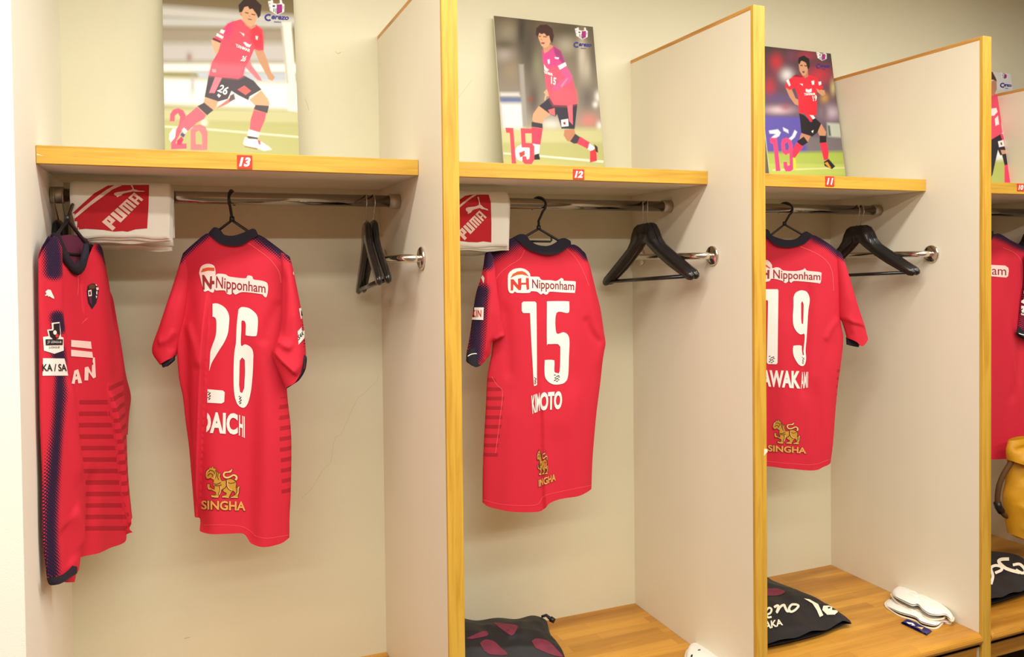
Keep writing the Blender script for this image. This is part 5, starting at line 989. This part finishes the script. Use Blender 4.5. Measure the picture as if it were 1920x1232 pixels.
# ------------------------------------------------------------------ things on the benches
HF = lambda z: Frame((0, 0, z), (0, 0, 1), (1, 0, 0))
def bag11():
    t = thing('drawstring_bag', 'black bag with white script lettering, on the bench left of the white shin guards', 'bag', (1.25, .4, ZB), 'black drawstring bags')
    g = zz(1400, 1020, 4.174); m = MB(); fr = HF(.468)
    bv = panel(m, fr, [(1402, 1070), (1425, 1078), (1440, 1086)]+g((205, 300), (300, 340), (375, 362)), g((375, 362), (450, 422), (560, 466), (640, 505), (720, 547), (800, 592), (823, 624)), g((40, 820), (170, 795), (400, 745), (600, 690), (750, 630), (823, 624)), [(1402, 1070), (1385, 1120), (1380, 1170), g((40, 820))[0]], 'bag_black', 60, 60, .035, .3, power=6, wave=.002, tprof=(.2, .9, 1, .8, .25), seed=51,
               folds=[('ridge', g((300, 420), (420, 560), (560, 640)), .02, .004), ('ridge', g((600, 520), (700, 600), (790, 615)), .02, .008), ('ridge', g((200, 700), (350, 690), (500, 680)), .02, .005)])
    shape(m, bv, [smooth_line(g((60, 350), (172, 352), (240, 350), (300, 375), (265, 400), (200, 408), (60, 405)), 4)], 'wine')
    for p, w in ((((150, 560), (185, 545), (195, 515), (172, 505), (150, 540), (165, 578), (195, 575)), 12), (((215, 500), (240, 486), (248, 500), (236, 540), (262, 498), (290, 482), (300, 500), (318, 530), (345, 525)), 15), (((392, 478), (352, 480), (330, 512), (345, 535), (380, 520), (405, 492), (392, 478)), 14)): decal(m, bv, strip_bm(g(*p), w*1.25/4.174), 'cream_print', .002)
    shape(m, bv, [g((448, 430), (490, 437), (560, 475), (600, 562), (572, 576), (548, 520), (515, 470))], 'cream_print', .002)
    shape(m, bv, [g((592, 520), (600, 488), (640, 486), (690, 505), (712, 535), (690, 556), (630, 558)), g((632, 500), (650, 495), (656, 505), (640, 512))], 'cream_print', .002)
    txt(m, bv, 'OSAKA', g((55, 625), (275, 590), (285, 640), (55, 700)), 'cream_print', .03, off=.002)
    m.build('pouch', t)
bag11()
def bag12():
    t = thing('drawstring_bag', 'black bag with wine-red patches, on the bench below the shirt numbered 15', 'bag', (.35, .45, ZB), 'black drawstring bags')
    g = zz(850, 1100, 3.31); m = MB(); fr = Frame((0, .4, .50), (0, -.16, 1), (1, 0, 0))
    bv = panel(m, fr, [(820, 1166), (850, 1165)]+g((72, 216), (190, 212), (380, 205), (480, 195), (550, 206), (582, 216)), g((582, 216), (600, 290), (622, 350), (660, 390), (692, 440), (725, 520)), [(800, 1270), (900, 1268), (1000, 1262), g((725, 520))[0]], [(820, 1166), (805, 1210), (800, 1270)], 'bag_black', 60, 50, .05, .5, power=6, wave=.003, tprof=(.15, .7, 1, .9, .12), seed=53,
               folds=[('ridge', g((400, 230), (430, 330), (420, 420)), .02, .006), ('ridge', g((160, 300), (250, 320), (380, 420)), .018, .007), ('ridge', g((520, 260), (540, 330), (640, 430)), .015, -.006)])
    for p in (((240, 222), (385, 240), (392, 270), (362, 305), (320, 280)), ((165, 352), (200, 330), (250, 340), (290, 375), (335, 422), (235, 422), (190, 400)), ((485, 340), (520, 323), (590, 340), (640, 390), (680, 436), (600, 420), (510, 382)), ((82, 322), (190, 276), (212, 305), (112, 328))): shape(m, bv, [smooth_line(g(*p), 4)], 'wine', .001)
    m.build('pouch', t)
    c = [fr.w(V3([fr.px(p)]), V3([h]))[0] for p, h in zip(g((545, 208), (575, 206), (600, 216), (628, 222)), (.012, .016, .01, .004))]
    MB().tube([tuple(p) for p in c], [.004, .005, .006, .005], 'black', 8).build('cord', t)
    MB().tube([tuple(c[2]), tuple(c[3])], [.009, .008], 'black_plastic', 10).build('cord_stopper', t)
bag12()
def bag10():
    t = thing('drawstring_bag', 'black bag with white lettering, on the bench under the yellow bag', 'bag', (2.5, .33, ZB), 'black drawstring bags')
    g = zz(1820, 800, 2.85); m = MB(); fr = HF(.468)
    bv = panel(m, fr, [(1800, 1062), (1840, 1042), (1858, 1039), (1890, 1042), (1925, 1052)], [(1925, 1052), (1935, 1080), (1940, 1104)], [(1790, 1150), (1858, 1131), (1900, 1118), (1940, 1104)], [(1800, 1062), (1790, 1100), (1790, 1150)], 'bag_black', 50, 40, .05, .3, power=6, wave=.002, tprof=(.2, .9, 1, .8, .25), seed=55)
    for p, w in ((((108, 845), (118, 800), (108, 760), (130, 745), (160, 750), (165, 768), (130, 785)), 12), (((205, 710), (165, 712), (150, 725), (180, 755), (215, 770), (262, 782)), 14), (((225, 742), (262, 738), (290, 770), (275, 785), (240, 768)), 12)): decal(m, bv, strip_bm(g(*p), w*1.25/2.85), 'cream_print', .002)
    m.build('pouch', t)
bag10()
def yellow_bag():
    t = thing('shoulder_bag', 'mustard yellow bag with a brown strap at the right edge', 'bag', (2.5, .33, .5))
    g = zz(1820, 800, 2.85); m = MB(); fr = Frame(onY(1895, 950, .335), (-.12, -1, .0))
    panel(m, fr, [(1889, 862), (1905, 859), (1940, 862), (1985, 866)], [(1985, 866), (1988, 930), (1984, 1010)], [(1891, 1000), (1902, 1004), (1920, 1013), (1950, 1018), (1984, 1010)], [(1889, 862), (1887, 905), (1882, 933), (1885, 966), (1891, 1000)], 'yellow', 50, 60, .06, .5, power=6, wave=.0045, tprof=(.6, 1, 1, .8), seed=57,
          folds=[('ridge', [(1890, 935), (1905, 960), (1925, 985)], .012, .008), ('ridge', [(1895, 990), (1910, 978), (1935, 985)], .010, .008), ('ridge', [(1900, 880), (1915, 920), (1918, 970)], .014, -.007)])
    m.build('pouch', t)
    m = MB(); panel(m, fr, [(1890, 826), (1904, 822), (1925, 819), (1980, 822)], [(1980, 822), (1986, 845), (1986, 874)], [(1888, 862), (1905, 868), (1930, 872), (1986, 874)], [(1890, 826), (1886, 845), (1888, 862)], 'yellow', 40, 24, .05, .5, hoff=.02, power=4, wave=.003, seed=58, folds=[('ridge', [(1900, 868), (1912, 845), (1928, 826)], .010, .010), ('ridge', [(1892, 845), (1905, 838), (1925, 840)], .010, -.008)]); m.build('flap', t)
    m = MB(); w = lambda p, h: tuple(fr.w(V3([fr.px(p)]), V3([h]))[0])
    m.tube([w(p, h) for p, h in zip(smooth_line(g((196, 150), (180, 190), (150, 250), (132, 310), (128, 380), (140, 430), (175, 470), (195, 480)), 4), np.linspace(.03, .0, 29))], .010, 'strap', 8)
    m.build('strap', t)
    MB().tube([w(p, .012) for p in g((128, 400), (135, 425), (150, 450))], .014, 'black_plastic', 8).build('buckle', t)
yellow_bag()
def guard(label, z, top, right, bottom, left, folds, group, slots=(), loc=(1.7, .2), arch=.030):
    t = thing('shin_guard', label, 'shin guard', (loc[0], loc[1], ZB), group)
    m = MB(); fr = HF(z)
    bv = panel(m, fr, top, right, bottom, left, 'guard', 50, 40, arch, -.70, power=2.6, wave=.0008, tprof=(.75, 1, 1, .8), folds=folds, seed=61)
    for s in slots: shape(m, bv, [s], 'black', .0015)
    m.build('shell', t)
    loop = smooth_line(top, 5)+smooth_line(right, 5)[1:]+smooth_line(bottom, 5)[::-1][1:]+smooth_line(left, 5)[::-1][1:-1]
    P = [tuple(fr.w(V3([fr.px(p)]), V3([.0])) [0]) for p in loop]
    MB().tube(P, .0035, 'guard_edge', 8, closed=True).build('piping', t)
g1 = zz(1400, 1020, 4.174)
guard('lower white shin guard of the stacked pair', .452, g1((1130, 428), (1160, 440), (1300, 500), (1450, 570), (1600, 615)), g1((1600, 615), (1585, 625), (1540, 612)), g1((1092, 495), (1190, 560), (1320, 602), (1370, 642), (1478, 662), (1540, 612)), g1((1130, 428), (1085, 465), (1092, 495)),
      [('ridge', g1((1180, 500), (1300, 560), (1400, 610)), .008, .004), ('ridge', g1((1250, 545), (1320, 540), (1400, 590)), .006, -.004)], 'white shin guards', loc=(1.72, .2), arch=.018)
guard('upper white shin guard of the stacked pair', .470, g1((1138, 388), (1160, 372), (1220, 370), (1400, 450), (1560, 535), (1622, 580)), g1((1622, 580), (1605, 605), (1560, 560)), g1((1138, 412), (1180, 460), (1290, 522), (1340, 520), (1380, 560), (1440, 592), (1530, 588), (1560, 560)), g1((1138, 388), (1130, 400), (1138, 412)),
      [('ridge', g1((1200, 400), (1320, 470), (1480, 545)), .006, -.003), ('ridge', g1((1240, 440), (1330, 430), (1380, 445)), .005, -.003), ('ridge', g1((1300, 480), (1400, 470), (1450, 490)), .005, -.003), ('ridge', g1((1390, 535), (1470, 515), (1520, 520)), .005, -.003)], 'white shin guards', loc=(1.74, .24))
h3 = zz(850, 1100, 3.31)
guard('white shin guard cut off by the bottom edge of the photo', .456, h3((1450, 400), (1480, 376), (1520, 378), (1640, 437), (1760, 520)), h3((1760, 520), (1700, 560)), h3((1440, 450), (1480, 520), (1560, 590), (1700, 560)), h3((1450, 400), (1442, 425), (1440, 450)), [], 'white shin guards', [h3((1472, 437), (1478, 424), (1487, 424), (1484, 440)), h3((1517, 394), (1533, 391), (1534, 396), (1520, 399))], loc=(.9, .25), arch=.022)
def packet():
    fr = HF(.453); m = MB(); q = g1
    panel(m, fr, q((1250, 584), (1350, 632), (1452, 682)), q((1452, 682), (1410, 713)), q((1206, 616), (1310, 665), (1410, 713)), q((1250, 584), (1206, 616)), 'packet', 20, 10, .005, .4, power=6, curve=False, wave=.0006)
    bv = BVHTree.FromPolygons(m.v, m.f)
    shape(m, bv, [q((1250, 612), (1300, 620), (1320, 640), (1280, 640))], 'white', .0008); shape(m, bv, [q((1330, 650), (1385, 655), (1370, 672))], 'gold_light', .0008); shape(m, bv, [q((1345, 670), (1400, 690), (1390, 697))], 'white', .0008)
    o = m.build('foil_packet'); tag(o, 'small navy foil packet in front of the stacked white shin guards', 'packet')
packet()
# ------------------------------------------------------------------ light and camera
def area(name, loc, sx, sy, power, col, rot=(0, 0, 0)):
    l = bpy.data.lights.new(name, 'AREA'); l.shape = 'RECTANGLE'; l.size = sx; l.size_y = sy; l.energy = power; l.color = col
    o = bpy.data.objects.new(name, l); COL.objects.link(o); o.location = loc; o.rotation_euler = rot
WC = (1, .98, .905)
area('ceiling_lamp_near', (.2, -.62, 2.88), 5.2, .16, 105, WC)
area('ceiling_lamp_middle', (.2, -1.45, 2.88), 5.2, .16, 66, WC)
area('ceiling_lamp_far', (.2, -2.75, 2.88), 5.2, .22, 165, WC)
w = bpy.data.worlds.new('World'); SC.world = w; w.use_nodes = True
w.node_tree.nodes['Background'].inputs[0].default_value = (.9, .85, .75, 1); w.node_tree.nodes['Background'].inputs[1].default_value = .2
cd = bpy.data.cameras.new('Camera'); cam = bpy.data.objects.new('Camera', cd); COL.objects.link(cam); SC.camera = cam
cd.sensor_fit = 'HORIZONTAL'; cd.sensor_width = 36; cd.lens = F*36/1920; cd.shift_x = 0; cd.shift_y = (PY-616)/1920; cd.clip_start = .02
mw = Matrix(((CR[0], CU[0], -_fw[0], CAM[0]), (CR[1], CU[1], -_fw[1], CAM[1]), (CR[2], CU[2], -_fw[2], CAM[2]), (0, 0, 0, 1)))
cam.matrix_world = mw
vs = SC.view_settings; vs.view_transform = 'Standard'; vs.look = 'None'; vs.gamma = 1; vs.use_curve_mapping = False; vs.exposure = -.38
